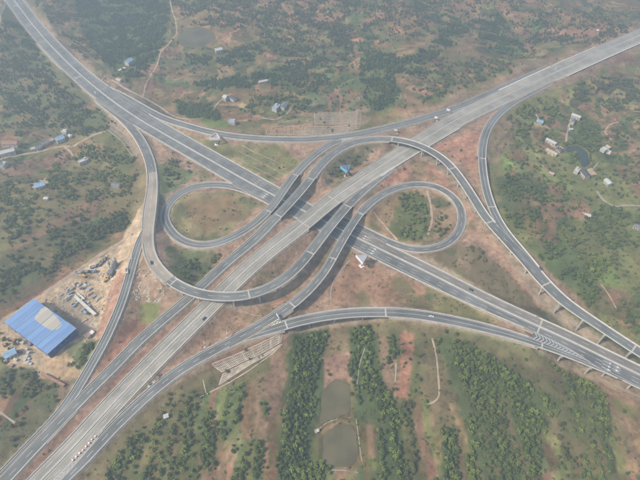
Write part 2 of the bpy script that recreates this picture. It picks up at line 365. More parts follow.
for k in ORDER:
    r = ROADS[k]; p = r['path']
    for i in range(0, p.n, 2):
        cx, cy = p.xy[i]; ww = max(p.wl[i], p.wr[i])+.8; rad = ww+62
        i0, i1 = np.searchsorted(GX, (cx-rad, cx+rad)); j0, j1 = np.searchsorted(GY, (cy-rad, cy+rad))
        if i1 <= i0 or j1 <= j0: continue
        d = np.sqrt((X[j0:j1, i0:i1]-cx)**2+(Y[j0:j1, i0:i1]-cy)**2)-ww
        dd = np.maximum(d, 0)
        rdist[j0:j1, i0:i1] = np.minimum(rdist[j0:j1, i0:i1], d)
        if r['br'][i]:
            hi[j0:j1, i0:i1] = np.minimum(hi[j0:j1, i0:i1], p.z[i]-4.0+dd*.7)
        else:
            lo[j0:j1, i0:i1] = np.maximum(lo[j0:j1, i0:i1], p.z[i]-.45-dd/1.7)
            hi[j0:j1, i0:i1] = np.minimum(hi[j0:j1, i0:i1], p.z[i]-.45+dd/1.5)
Z = np.minimum(np.maximum(Z, lo), hi)
ponds = [  # polygon in photo pixels, water material, label
    ([(565, 147), (575, 145), (584, 148), (590, 156), (588, 167), (582, 167), (580, 158), (574, 152), (566, 151)], 'water', 'dark curved pond beside the tree clump in the village on the right'),
    ([(319, 412), (324, 386), (334, 379), (350, 379), (352, 414), (336, 416), (320, 427)], 'water_o', 'olive green pond in the strip of fields right of the dark wood'),
    ([(322, 438), (334, 425), (353, 424), (357, 438), (360, 461), (346, 469), (323, 466)], 'water_o', 'grey brown pond below the olive pond at the bottom edge'),
    ([(178, 36), (186, 28), (200, 26), (213, 31), (217, 40), (206, 47), (190, 48), (180, 45)], 'water_o', 'dull grey pond in the hazy fields at the top left'),
]
def zlook(x, y):
    i = np.clip(np.searchsorted(GX, x)-1, 0, len(GX)-2); j = np.clip(np.searchsorted(GY, y)-1, 0, len(GY)-2)
    fx = (x-GX[i])/(GX[i+1]-GX[i]); fy = (y-GY[j])/(GY[j+1]-GY[j])
    return (Z[j, i]*(1-fx)+Z[j, i+1]*fx)*(1-fy)+(Z[j+1, i]*(1-fx)+Z[j+1, i+1]*fx)*fy
def G(px, py):
    """point of the ground seen at a pixel"""
    z = 0.0
    for _ in range(14):
        q = P(px, py, z); z = .5*z+.5*float(zlook(q[0], q[1]))
    q = P(px, py, z); return float(q[0]), float(q[1]), float(zlook(q[0], q[1]))
U, V, _d = proj(X, Y, Z); U = np.where(_d > 1, U, -9999)
pond_out = []
for poly, mm, lab in ponds:
    cz = float(np.median([G(*p)[2] for p in poly])); w3 = [P(p[0], p[1], cz)[:2] for p in poly]
    for _ in range(2):                                     # rounded, uneven bank line
        w3 = [q for a_, b2_ in zip(w3, w3[1:]+w3[:1]) for q in (a_*.75+b2_*.25, a_*.25+b2_*.75)]
    w3 = [q+np.array((vnoise(q[0]/5, q[1]/5, 7)-.5, vnoise(q[0]/5, q[1]/5, 8)-.5))*3.2 for q in w3]
    m = inpoly(X, Y, w3)
    m2 = m.copy()
    for _ in range(2):
        m2[1:-1, 1:-1] |= m2[:-2, 1:-1] | m2[2:, 1:-1] | m2[1:-1, :-2] | m2[1:-1, 2:]
    Z[m2] = cz-.1; Z[m] = cz-1.4
    pond_out.append((w3, cz-.35, mm, lab))
def flatten(poly, pad=1):
    pts = [G(*p) for p in poly]; cz = float(np.mean([p[2] for p in pts]))
    m = inpoly(X, Y, [p[:2] for p in pts]) & (rdist > 3)
    Z[m] = cz; return cz
flatten([(2, 318), (38, 290), (80, 332), (46, 364)])
U, V, _d = proj(X, Y, Z); U = np.where(_d > 1, U, -9999)

# (outline in photo pixels, share of the spots filled, kinds, label)
D = 'dense'
ZONES = [
 ([(294, 328), (328, 328), (322, 370), (311, 415), (302, 485), (276, 485), (284, 420), (290, 370)], 1.0, (0, 0, 1, 2, 1, 4), 'tree in the dark dense strip of wood running down from the bottom ramp'),
 ([(300, 460), (330, 462), (325, 485), (298, 485)], 1.0, (4, 1, 4), 'bright leafy tree in the clump at the bottom edge below the ponds'),
 ([(354, 327), (372, 325), (376, 365), (392, 395), (404, 420), (404, 485), (372, 485), (378, 440), (366, 405), (356, 375)], .85, (0, 1, 1, 4, 0), 'tree in the long strip of wood right of the ponds'),
 ([(352, 330), (358, 330), (358, 410), (351, 400)], .7, (0, 1), 'tree in the thin hedge row right of the olive pond'),
 ([(389, 332), (399, 332), (398, 362), (391, 362)], .9, (0, 0, 1), 'dark tree in the short row left of the red field'),
 ([(412, 370), (424, 372), (422, 404), (410, 402)], .55, (1, 4), 'tree at the lower right corner of the red field'),
 ([(400, 400), (414, 408), (418, 485), (404, 485)], .5, (0, 1, 5), 'tree in the thin line below the red field'),
 ([(444, 426), (458, 426), (456, 485), (440, 485)], .95, (0, 0, 1, 4), 'tree in the narrow dark clump at the bottom edge right of centre'),
 ([(466, 420), (476, 420), (478, 485), (466, 485)], .7, (4, 1), 'yellow green tree in the narrow row right of the dark clump'),
 ([(432, 335), (470, 342), (505, 365), (530, 385), (560, 400), (560, 412), (545, 425), (540, 485), (505, 485), (498, 450), (480, 410), (452, 380)], 0.48, (0, 1, 1, 4, 3), 'tree in the broad wood below the right end of the bottom ramp'),
 ([(455, 380), (480, 410), (498, 450), (505, 485), (480, 485), (470, 430)], .45, (0, 1, 5), 'tree in the thin brownish wood left of the broad wood'),
 ([(560, 365), (590, 372), (604, 395), (612, 430), (612, 485), (585, 485), (580, 430), (565, 400)], 0.58, (0, 1, 3, 4), 'tree in the wood beside the red earth at the lower right'),
 ([(558, 405), (582, 410), (588, 485), (560, 485)], .5, (1, 0, 5), 'tree in the thin wood near the lower right corner'),
 ([(555, 362), (580, 368), (580, 380), (562, 380)], .7, (4, 3), 'bright green tree just below the dark expressway at the right'),
 ([(112, 462), (140, 430), (170, 405), (195, 400), (212, 412), (215, 440), (200, 470), (180, 485), (100, 485)], 0.50, (0, 1, 1, 4, 3), 'tree in the patchy wood below the bottom left ramp'),
 ([(226, 395), (246, 383), (240, 415), (226, 440), (212, 470), (200, 480), (212, 440)], .5, (1, 4, 0), 'tree in the hedge along the green paddy'),
 ([(236, 445), (262, 438), (262, 485), (232, 485)], .8, (0, 1, 1), 'tree in the dark clump left of the red strip at the bottom edge'),
 ([(262, 398), (272, 398), (272, 414), (262, 414)], .7, (0, 1), 'tree in the small clump between two tan fields'),
 ([(150, 385), (190, 376), (205, 395), (165, 410)], .2, (1, 5), 'scattered tree on the bank below the bottom ramp'),
 ([(82, 343), (102, 341), (98, 352), (82, 374), (68, 366)], .85, (0, 1, 3), 'tree in the clump right of the blue factory'),
 ([(0, 338), (22, 330), (34, 342), (14, 366), (0, 362)], .3, (0, 1), 'tree by the scrap yard left of the factory'),
 ([(0, 378), (25, 366), (60, 390), (55, 408), (30, 400), (0, 398)], .5, (0, 1, 5), 'tree in the dark scrub below the red retaining wall'),
 ([(0, 410), (30, 408), (40, 428), (20, 450), (0, 455)], .18, (0, 5), 'scattered tree in the dull grass at the lower left'),
 ([(0, 262), (40, 240), (100, 216), (122, 208), (132, 220), (96, 240), (60, 264), (20, 290), (0, 302)], 0.55, (0, 1, 0, 5), 'tree in the dark belt of wood above the yard'),
 ([(0, 182), (30, 178), (60, 152), (78, 158), (90, 145), (130, 150), (138, 172), (125, 195), (100, 196), (60, 205), (22, 218), (0, 218)], 0.33, (0, 1, 3, 4), 'tree in the wood around the lone blue roofed house'),
 ([(0, 222), (40, 215), (100, 215), (60, 232), (15, 255), (0, 256)], 0.25, (0, 1, 5), 'tree in the thin wood on the left hillside'),
 ([(60, 120), (100, 104), (112, 112), (108, 128), (80, 136), (60, 128)], 0.47, (0, 1), 'tree in the wood between the village and the dark expressway'),
 ([(0, 60), (25, 45), (60, 78), (95, 108), (60, 122), (20, 134), (0, 130)], 0.38, (0, 0, 2, 1), 'tree in the hazy wood left of the dark expressway'),
 ([(0, 22), (20, 22), (50, 62), (30, 70), (0, 60)], .5, (0, 2), 'hazy tree near the top left corner'),
 ([(72, -8), (172, -8), (166, 30), (156, 60), (138, 72), (128, 84), (112, 72), (86, 38)], .82, (2, 2, 0, 1), 'conifer in the large dark forest at the top left'),
 ([(30, -5), (70, -5), (90, 42), (104, 64), (80, 52), (50, 20)], .22, (1, 5), 'scattered tree on the slope beside the dark expressway at the top left'),
 ([(255, -8), (360, -8), (352, 30), (350, 60), (330, 80), (300, 98), (288, 84), (292, 60), (262, 44)], 0.33, (2, 0, 5), 'tree in the hazy forest at the top centre'),
 ([(364, 50), (396, 54), (398, 78), (392, 102), (380, 112), (366, 100), (360, 70)], .82, (2, 2, 0, 1), 'conifer in the dense wedge of forest above the grey expressway'),
 ([(186, 52), (220, 52), (250, 42), (262, 50), (250, 60), (215, 67), (190, 64)], .8, (2, 0), 'tree in the hazy belt beside the white roofed hillside house'),
 ([(184, 82), (230, 78), (262, 68), (300, 60), (310, 74), (300, 86), (260, 86), (220, 88), (190, 88)], .72, (2, 0, 0), 'tree in the belt of wood above the twin roofed house'),
 ([(172, 100), (212, 106), (224, 112), (222, 118), (180, 117)], .7, (0, 1), 'tree in the belt left of the twin roofed house'),
 ([(240, 112), (262, 108), (272, 112), (290, 118), (296, 112), (312, 98), (304, 94), (262, 94)], .5, (0, 1), 'tree around the pale blue roofed house above the ramp'),
 ([(170, -5), (260, -5), (262, 30), (240, 28), (214, 30), (190, 20)], .35, (2, 0, 5), 'hazy tree on the hillside at the top left of centre'),
 ([(396, 60), (430, 45), (450, 25), (470, 22), (460, 40), (420, 70), (398, 80)], .6, (2, 0), 'tree in the belt rising to the right of the conifer wedge'),
 ([(400, 85), (440, 60), (500, 58), (520, 66), (470, 84), (420, 104)], 0.20, (0, 1, 5), 'tree in the scrub above the grey expressway'),
 ([(530, 12), (600, 8), (632, 30), (610, 44), (560, 40), (528, 50)], 0.30, (0, 2, 5), 'hazy tree at the top right above the grey expressway'),
 ([(360, -8), (530, -8), (520, 10), (470, 22), (400, 40), (364, 46)], 0.22, (0, 2, 5), 'hazy scattered tree along the top edge'),
 ([(480, 15), (500, 15), (525, 50), (500, 55), (480, 45)], .45, (2, 0), 'hazy tree in the patch at the upper right'),
 ([(500, 108), (540, 98), (560, 105), (560, 118), (530, 128), (512, 120)], .4, (0, 1, 4), 'tree near the teal roofed house'),
 ([(567, 130), (580, 120), (598, 126), (602, 142), (590, 150), (580, 146), (570, 144)], .95, (0, 3, 3), 'tree in the round clump above the curved pond'),
 ([(568, 152), (576, 152), (582, 162), (570, 166)], .8, (4, 3), 'bright tree inside the curve of the pond'),
 ([(592, 150), (640, 100), (640, 190), (615, 182), (600, 178), (592, 168)], 0.17, (0, 1, 3), 'tree on the right hillside beside the white house'),
 ([(560, 90), (600, 78), (640, 76), (640, 100), (610, 112), (590, 104)], .4, (0, 5), 'tree on the slope below the grey expressway at the upper right'),
 ([(515, 128), (550, 128), (552, 165), (590, 182), (600, 200), (560, 215), (530, 200), (515, 170)], 0.14, (0, 1, 4), 'tree in the scrub left of the village houses'),
 ([(500, 180), (525, 172), (548, 195), (540, 215), (520, 230), (504, 215)], 0.47, (0, 1), 'tree in the dark hollow right of the right ramp'),
 ([(590, 208), (640, 210), (640, 250), (605, 245), (585, 225)], 0.47, (0, 1, 3), 'tree in the wood below the curved lane'),
 ([(520, 225), (585, 215), (605, 250), (590, 285), (570, 280), (545, 250)], 0.14, (0, 1, 4), 'tree in the green hollow beyond the curved viaduct'),
 ([(548, 240), (575, 258), (600, 295), (590, 305), (560, 280), (540, 255)], .55, (0, 1), 'tree right beside the curved viaduct'),
 ([(612, 300), (640, 285), (640, 335), (620, 325), (605, 312)], 0.58, (0, 1, 3), 'tree in the wood at the right edge above the viaduct'),
 ([(590, 256), (608, 262), (606, 282), (594, 278)], .75, (4, 3), 'bright tree in the clump right of the green hollow'),
 ([(403, 196), (416, 190), (426, 200), (427, 235), (408, 242), (400, 225)], .4, (1, 4, 0), 'tree inside the right loop'),
 ([(432, 195), (450, 200), (455, 225), (440, 240), (432, 230)], .15, (1, 0), 'scattered tree at the far side inside the right loop'),
 ([(327, 160), (338, 148), (360, 145), (384, 145), (366, 160), (345, 175), (330, 182)], .2, (1, 5), 'scattered tree beside the blue billboard'),
 ([(182, 262), (205, 252), (218, 252), (208, 272), (190, 284), (176, 276)], .5, (0, 1, 3), 'tree in the dark patch below the left loop'),
 ([(240, 278), (262, 262), (275, 260), (272, 275), (255, 285)], .0, (1,), 'tree'),
 ([(155, 170), (175, 158), (200, 170), (180, 180), (165, 190)], .25, (0, 5), 'scattered tree left of the left loop'),
 ([(110, 400), (130, 385), (150, 380)], .0, (1,), 'tree'),
 ([(462, 240), (482, 250), (500, 275), (480, 270)], .15, (1, 5), 'scattered bush below the right loop'),
]
# ------------------------------------------------------------------ ground cover
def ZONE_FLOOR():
    # darker green ground under the woods, so the tree masses blend
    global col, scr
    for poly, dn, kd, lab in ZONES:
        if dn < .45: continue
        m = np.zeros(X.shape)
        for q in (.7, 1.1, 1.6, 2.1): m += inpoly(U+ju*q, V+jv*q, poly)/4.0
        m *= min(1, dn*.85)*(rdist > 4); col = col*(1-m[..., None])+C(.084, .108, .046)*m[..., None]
def C(*a): return np.array(a)
SCRUB = C(.165, .145, .080); BROWN = C(.215, .150, .088); RED = C(.31, .182, .135); DRED = C(.26, .135, .092)
BARE = C(.46, .34, .24); GREEN = C(.120, .165, .055); OLIVE = C(.150, .160, .066); DARK = C(.062, .085, .040); PALE = C(.45, .38, .30)
n1 = fbm(X, Y, 70, 51, 5); n2 = fbm(X, Y, 28, 61, 4); n3 = fbm(X, Y, 12, 71, 3)
col = SCRUB[None, None]*np.ones(X.shape+(1,))
def lay(m, c):
    global col
    col = col*(1-m[..., None])+c*m[..., None]
lay(sstep(.46, .60, n1), BROWN); lay(sstep(.56, .68, n2)*.8, OLIVE); lay(sstep(.60, .70, fbm(X, Y, 55, 81, 4))*.85, RED*.85)
lay(sstep(.55, .66, fbm(X, Y, 80, 91, 4))*.85, DARK*1.2)
scr = .55+.4*(n2-.5)
ju = (fbm(X, Y, 14, 101, 4)-.5)*16; jv = (fbm(X, Y, 14, 111, 4)-.5)*13
def region(poly, c, a=1.0, soft=1.0, sc=None):
    """paint the ground inside a traced outline; edges wander with the noise"""
    global scr
    m = np.zeros(X.shape)
    for q in (.55, 1.0, 1.4): m += inpoly(U+ju*q*soft, V+jv*q*soft, poly)/3.0
    m = m*a; lay(m, c)
    if sc is not None: scr = scr*(1-m)+sc*m
near_r = 1-sstep(6, 26, rdist+(n2-.5)*26)
# the earthworks of the interchange
region([(150, 120), (230, 138), (330, 140), (400, 128), (475, 112), (500, 105), (500, 190), (520, 240), (600, 310), (640, 345), (640, 400), (560, 345), (480, 322), (400, 308), (290, 320), (200, 365), (60, 470), (0, 480), (60, 410), (120, 340), (150, 270)], C(.245, .172, .130), .9, .5, .3)
lay(near_r*.7, C(.285, .208, .160)); scr = scr*(1-.6*near_r)
region([(165, 130), (230, 145), (285, 145), (300, 165), (270, 185), (230, 160)], OLIVE*1.05, .8, .6, .7)
region([(165, 245), (215, 250), (205, 285), (170, 275)], DARK*1.3, .8, .7, .8)
region([(172, 195), (240, 190), (255, 205), (225, 238), (190, 240), (170, 225)], C(.22, .20, .105), .85, .5, .6)
region([(185, 200), (235, 195), (240, 215), (215, 232), (190, 225)], DRED*.95, .5, 1, .8)
region([(150, 170), (170, 160), (200, 175), (165, 195), (157, 225), (152, 215)], DARK*1.8, .8, .6, .8)
region([(320, 150), (345, 142), (385, 142), (360, 165), (325, 185)], C(.11, .11, .065), .8, .6, .8)
region([(375, 200), (400, 190), (440, 190), (455, 215), (450, 235), (420, 248), (390, 240), (365, 222)], C(.25, .18, .11), .8, .5, .6)
region([(405, 192), (425, 195), (430, 235), (400, 240), (388, 228)], GREEN*.8, .7, .8, .9)
region([(370, 188), (402, 168), (430, 158), (450, 180), (468, 205), (478, 225), (470, 235), (462, 205), (440, 185), (410, 180)], RED*1.05, .85, .5, .1)
region([(430, 148), (475, 130), (482, 140), (480, 185), (465, 165), (445, 152)], RED*1.1, .85, .5, .1)
region([(400, 140), (430, 130), (490, 104), (500, 108), (440, 140)], RED*.85, .7, .4, .2)
region([(255, 295), (285, 283), (300, 283), (290, 300), (270, 305)], RED*1.1, .9, .3, .05)
region([(205, 310), (235, 302), (280, 308), (240, 330), (200, 350), (180, 345)], C(.255, .175, .128), .8, .5, .3)
region([(340, 250), (372, 262), (430, 290), (480, 310), (430, 310), (380, 303), (330, 306), (325, 280)], C(.265, .17, .118), .85, .5, .35)
region([(425, 285), (470, 300), (520, 325), (480, 320), (430, 312)], OLIVE*1.1, .7, .6, .8)
region([(440, 235), (480, 250), (540, 300), (560, 330), (480, 290), (430, 265), (400, 252)], C(.15, .125, .08), .8, .6, .7)
region([(478, 205), (490, 225), (530, 265), (585, 325), (560, 328), (520, 285), (485, 245), (465, 240)], C(.34, .235, .175), .9, .5, .1)
region([(560, 300), (640, 350), (640, 372), (560, 333), (540, 315)], DARK*1.7, .6, .6, .5)  # expressway viaduct's cast shadow painted into the ground colour
region([(590, 372), (640, 395), (640, 410), (600, 388)], BARE*.85, .9, .4, .1)
region([(596, 380), (650, 402), (650, 480), (628, 480), (625, 430), (605, 400)], C(.215, .15, .105), .85, .5, .3)
region([(612, 398), (640, 405), (640, 420), (620, 412)], OLIVE, .7, .8, .6)
region([(450, 325), (540, 345), (590, 372), (560, 370), (500, 350), (440, 335)], DARK*1.8, .7, .8, .6)
region([(0, 486), (40, 446), (100, 388), (150, 345), (205, 292), (235, 268), (246, 262), (215, 292), (160, 345), (60, 445), (10, 500)], C(.19, .125, .10), .75, .3, .2)
region([(95, 378), (115, 345), (135, 322), (155, 322), (130, 345), (100, 378)], C(.235, .145, .115), .8, .4, .2)
wd_ = sstep(.58, .70, fbm(X, Y, 20, 401, 4))*(1-sstep(.2, .8, 1-np.clip(flat*1.6, 0, 1)))*(U > 165)
lay(wd_*.55, C(.125, .13, .065)); scr = np.clip(scr+wd_*.4, 0, 1)
lay(sstep(.60, .72, fbm(X, Y, 9, 411, 3))*.5*np.clip(flat*1.6, 0, 1), C(.37, .27, .20)); lay(sstep(.60, .72, fbm(X, Y, 13, 421, 3))*.45*np.clip(flat*1.6, 0, 1), C(.16, .105, .08))
region([(208, 362), (284, 330), (284, 344), (240, 375), (216, 388)], C(.20, .115, .085), .9, .1, .3)
region([(300, 110), (360, 110), (358, 130), (300, 136)], C(.235, .17, .125), .85, .1, .2)
stk = .5+.5*np.sin(rdist*1.15+6*fbm(X, Y, 40, 431, 3)); lay((1-sstep(20, 40, rdist))*(rdist > 3)*sstep(.72, 1, stk)*.30*sstep(.4, .6, fbm(X, Y, 35, 441, 2)), C(.17, .125, .09))
# yard by the factory
region([(36, 300), (80, 268), (120, 245), (142, 205), (150, 200), (150, 245), (135, 275), (118, 320), (95, 360), (80, 385), (62, 375), (20, 385), (0, 350), (0, 320)], C(.46, .365, .265), .97, .5, .05)
region([(50, 300), (70, 290), (95, 310), (100, 330), (80, 340), (60, 320)], C(.30, .26, .21), .7, .5, .05)  # grey ground, with the factory's cast shadow painted into its tone
region([(95, 335), (110, 290), (122, 268), (126, 275), (118, 310), (100, 345)], C(.29, .17, .13), .8, .4, .1)
region([(120, 330), (135, 275), (152, 262), (168, 290), (150, 330), (120, 350)], C(.26, .185, .135), .8, .5, .3)
region([(140, 305), (162, 300), (158, 320), (142, 330)], GREEN*1.3, .6, .8, .6)
region([(105, 340), (130, 320), (150, 325), (120, 350), (95, 380)], RED*.8, .8, .5, .3)
region([(65, 345), (80, 340), (100, 340), (95, 368), (75, 390), (68, 370)], DARK*1.5, .7, .5, .8)
region([(40, 362), (62, 350), (75, 365), (82, 378), (60, 382)], C(.42, .31, .21), .9, .4, .05)
region([(0, 368), (30, 370), (60, 392), (55, 412), (20, 440), (0, 460)], C(.085, .082, .055), .85, .7, .8)
region([(0, 385), (18, 378), (25, 395), (0, 405)], BROWN*.9, .8, .8, .5)
region([(20, 405), (50, 412), (25, 450), (0, 470), (0, 420)], C(.11, .10, .06), .8, .8, .6)
# left fields
region([(0, 132), (18, 136), (20, 146), (0, 150)], DRED, .85, .3, .2)
region([(0, 163), (40, 158), (66, 152), (74, 160), (62, 168), (30, 177), (0, 178)], C(.185, .125, .095), .95, .3, .1)
region([(66, 146), (100, 133), (112, 140), (80, 152)], BROWN, .8, .5, .3)
region([(0, 180), (130, 150), (148, 170), (145, 205), (120, 225), (60, 265), (0, 305)], C(.175, .145, .082), .8, .6, .6)
region([(60, 215), (85, 200), (110, 198), (100, 215), (60, 235), (20, 262), (10, 250)], C(.185, .115, .085), .7, 1, .4)
region([(0, 258), (60, 228), (110, 210), (128, 222), (80, 262), (36, 295), (0, 312)], C(.10, .085, .06), .75, .7, .8)
region([(20, 252), (60, 240), (85, 232), (50, 258), (10, 285), (0, 280)], C(.17, .105, .08), .6, .6, .3)
region([(76, 128), (108, 126), (128, 140), (136, 165), (120, 180), (110, 150), (90, 140)], OLIVE*.9, .6, .7, .8)
# top left
region([(0, 0), (10, 0), (40, 45), (110, 110), (108, 128), (60, 138), (0, 130)], C(.120, .122, .070), .8, .7, .8)
region([(48, 84), (62, 80), (62, 92), (50, 95)], C(.24, .16, .10), .8, .5, .2)
region([(78, 110), (95, 103), (98, 108), (82, 113)], RED*.9, .8, .4, .1)
region([(20, 78), (38, 68), (42, 75), (25, 88)], C(.15, .12, .07), .8, .6, .4)
region([(0, 25), (12, 22), (15, 50), (0, 48)], DRED*1.1, .6, .9, .5)
region([(25, 0), (70, 0), (75, 25), (105, 62), (118, 78), (95, 65), (65, 40)], C(.14, .125, .085), .8, .6, .5)
region([(70, 0), (172, 0), (166, 30), (155, 60), (138, 88), (115, 72), (85, 40)], DARK*1.2, .85, .6, 1)
region([(108, 75), (120, 82), (150, 100), (185, 120), (150, 112), (120, 96)], C(.12, .105, .09), .8, .3, .3)
region([(120, 82), (135, 72), (150, 66), (158, 75), (150, 95), (140, 93)], C(.18, .145, .10), .8, .4, .4)
region([(160, 60), (185, 52), (210, 70), (200, 95), (165, 95), (152, 85)], C(.145, .12, .085), .8, .6, .5)
region([(195, 73), (260, 62), (262, 68), (210, 78)], C(.17, .135, .085), .8, .4, .3)
region([(176, 92), (210, 88), (215, 94), (185, 97)], C(.27, .165, .12), .7, .5, .2)
region([(212, 35), (240, 25), (238, 38), (220, 42)], RED*.85, .8, .6, .2)
region([(175, 8), (190, 8), (190, 16), (176, 16)], RED*.8, .7, .6, .2)
region([(262, 42), (282, 40), (280, 58), (262, 56)], C(.16, .165, .075), .8, .5, .4)
region([(230, 102), (250, 98), (256, 108), (238, 116), (222, 112)], C(.23, .155, .11), .8, .5, .2)
region([(240, 104), (255, 100), (252, 114), (238, 114)], C(.22, .19, .10), .7, .5, .2)
region([(205, 118), (228, 118), (228, 128), (205, 126)], GREEN*1.25, .8, .4, .5)
region([(275, 92), (290, 90), (287, 100), (276, 100)], C(.28, .165, .11), .9, .3, .1)
region([(287, 100), (301, 98), (298, 112), (287, 112)], C(.29, .165, .12), .9, .3, .1)
region([(310, 100), (340, 88), (362, 92), (370, 112), (350, 115), (308, 112)], C(.205, .165, .125), .8, .5, .3)
region([(268, 125), (304, 112), (356, 112), (372, 118), (352, 132), (300, 136), (265, 135)], C(.25, .19, .135), .85, .4, .3)
region([(345, 22), (358, 40), (362, 72), (354, 75), (350, 50)], RED, .7, .8, .3)
region([(388, 20), (402, 22), (405, 35), (392, 35)], RED*.8, .8, .6, .3)
region([(420, 35), (480, 20), (520, 0), (560, 0), (520, 25), (480, 50), (420, 55)], C(.21, .15, .105), .7, .9, .5)
region([(500, 10), (512, 8), (530, 35), (528, 50), (515, 30)], C(.27, .175, .125), .8, .7, .2)
region([(395, 70), (450, 55), (500, 50), (480, 80), (420, 100), (395, 105)], C(.155, .13, .09), .7, .9, .7)
region([(560, 0), (640, 0), (640, 30), (600, 20)], C(.16, .13, .09), .7, .9, .7)
region([(530, 55), (600, 35), (580, 48), (530, 70), (490, 90)], C(.19, .145, .105), .6, .7, .4)
# right side
region([(500, 108), (560, 88), (640, 60), (640, 345), (600, 320), (540, 262), (505, 230), (488, 180), (486, 140)], C(.165, .168, .078), .85, .4, .4)
region([(486, 130), (505, 112), (520, 120), (515, 140), (490, 165)], C(.21, .155, .11), .8, .5, .5)
region([(560, 92), (590, 96), (605, 118), (600, 128), (585, 112), (562, 104)], C(.21, .145, .09), .75, .6, .3)
region([(563, 122), (568, 120), (566, 142), (560, 142)], C(.32, .20, .15), .9, .3, .05)
region([(605, 110), (618, 112), (622, 128), (612, 140), (600, 135), (612, 125)], C(.28, .165, .12), .75, .6, .2)
region([(608, 70), (640, 72), (640, 84), (612, 82)], C(.27, .165, .12), .75, .6, .3)
region([(618, 50), (640, 60), (640, 66), (615, 62)], RED*.7, .6, .6, .3)
region([(630, 120), (640, 115), (640, 180), (628, 175)], C(.24, .16, .11), .7, .6, .3)
region([(572, 200), (582, 198), (592, 212), (592, 222), (575, 218)], C(.28, .165, .12), .8, .5, .2)
region([(503, 155), (513, 155), (512, 185), (503, 180)], GREEN*1.5, .7, .6, .6)
region([(570, 150), (582, 155), (582, 165), (566, 165)], GREEN*1.25, .8, .4, .6)
region([(495, 180), (530, 170), (545, 190), (520, 215), (500, 205)], C(.085, .09, .06), .7, .8, .8)
region([(560, 215), (600, 225), (605, 280), (600, 320), (580, 290)], C(.125, .125, .06), .7, .8, .5)
region([(590, 255), (610, 265), (625, 290), (600, 285)], GREEN*1.35, .7, .8, .6)
region([(600, 285), (620, 290), (612, 320), (600, 310)], C(.16, .135, .08), .7, .8, .4)
region([(548, 225), (575, 250), (600, 300), (560, 280), (530, 245)], DARK*1.6, .6, .7, .8)  # dark vegetation, with the curved ramp's shadow painted in
# below the bottom ramp
region([(30, 480), (150, 400), (215, 365), (290, 335), (400, 318), (520, 345), (590, 378), (620, 430), (625, 480)], C(.145, .125, .072), .8, .5, .6)
region([(215, 392), (240, 388), (270, 370), (295, 340), (288, 400), (270, 440), (250, 480), (215, 480), (245, 440)], C(.195, .135, .095), .75, .7, .35)
region([(200, 400), (222, 388), (240, 388), (225, 425), (215, 428)], C(.125, .145, .065), .85, .4, .3)
region([(272, 340), (286, 332), (285, 372), (276, 410), (262, 440), (268, 390)], C(.23, .155, .115), .8, .5, .2)
region([(255, 395), (265, 405), (240, 450), (228, 480), (212, 480), (240, 425)], C(.21, .145, .105), .8, .5, .2)
region([(262, 440), (277, 445), (275, 480), (262, 480)], C(.24, .14, .10), .8, .5, .15)
region([(158, 460), (176, 458), (172, 475), (160, 480)], C(.25, .17, .13), .7, .8, .2)
region([(292, 330), (330, 328), (325, 400), (300, 480), (280, 480)], DARK, .9, .4, 1)
region([(323, 358), (350, 352), (352, 380), (338, 378), (325, 390)], C(.25, .165, .13), .9, .4, .15)
region([(324, 335), (350, 330), (350, 352), (326, 358)], C(.195, .15, .10), .7, .5, .4)
region([(352, 330), (372, 325), (378, 370), (402, 410), (404, 480), (362, 480), (352, 400)], DARK*1.5, .8, .6, 1)
region([(352, 420), (372, 425), (375, 470), (362, 470)], C(.15, .155, .06), .7, .7, .6)
region([(378, 335), (392, 335), (398, 380), (402, 405), (390, 395), (380, 365)], C(.22, .155, .115), .8, .5, .2)
region([(401, 330), (413, 335), (412, 370), (409, 400), (396, 398), (400, 365)], C(.29, .165, .12), .95, .3, .05)
region([(420, 345), (440, 345), (470, 420), (470, 480), (445, 480), (445, 430), (428, 400), (420, 400)], C(.19, .15, .095), .7, .6, .4)
region([(432, 460), (436, 440), (442, 440), (438, 480), (428, 480)], C(.24, .15, .105), .8, .5, .2)
region([(440, 335), (475, 345), (560, 400), (560, 480), (480, 480), (455, 400)], C(.110, .125, .058), .7, .7, .9)
region([(540, 415), (560, 410), (562, 480), (540, 480)], C(.165, .135, .085), .8, .5, .4)
region([(500, 395), (512, 395), (510, 430), (500, 430)], C(.18, .135, .09), .7, .6, .4)
lay((1-sstep(-1.0, 2.5, rdist))*.9, C(.30, .25, .195))
# field strips: along the contours on the hills, running away from the camera below the bottom ramp
def hsh1(a): return (np.sin(a*12.9898)*43758.5453) % 1.0
bot = sstep(318, 345, V-.02*U)*(V > 0)
s1 = fbm(X, Y, 210, 141, 3)*50+fbm(X, Y, 50, 151, 2)*5
s2 = (X+14*(fbm(X, Y, 90, 161, 3)-.5)*3)/7.5+fbm(X, Y, 40, 171, 2)*1.5
s3 = np.where(bot > .5, s2, s1); fr = s3-np.floor(s3); cell = np.floor(s3)+37*np.floor(fbm(X, Y, 60, 181, 2)*8)*(bot < .5)+11*np.floor((Y+30*fbm(X, Y, 50, 183, 2))/70)*(bot > .5)
hr = hsh1(cell); hq = hsh1(cell+5.3); away = sstep(14, 34, rdist)*(1-.0*hr)
yardm = inpoly(U, V, [(30, 300), (80, 262), (124, 238), (144, 200), (154, 205), (152, 250), (170, 280), (150, 330), (110, 375), (80, 395), (40, 385), (0, 375), (0, 318)])
earthm = inpoly(U, V, [(150, 120), (230, 138), (330, 140), (475, 105), (500, 105), (500, 190), (520, 240), (600, 310), (640, 345), (640, 400), (560, 345), (480, 322), (400, 308), (290, 320), (200, 365), (60, 470), (0, 480), (60, 410), (120, 340), (150, 270)])
wild = away*(1-yardm)*(1-.75*earthm)*sstep(.40, .5, fbm(X, Y, 110, 191, 3)+.10*(V > 0)*(V < 130))
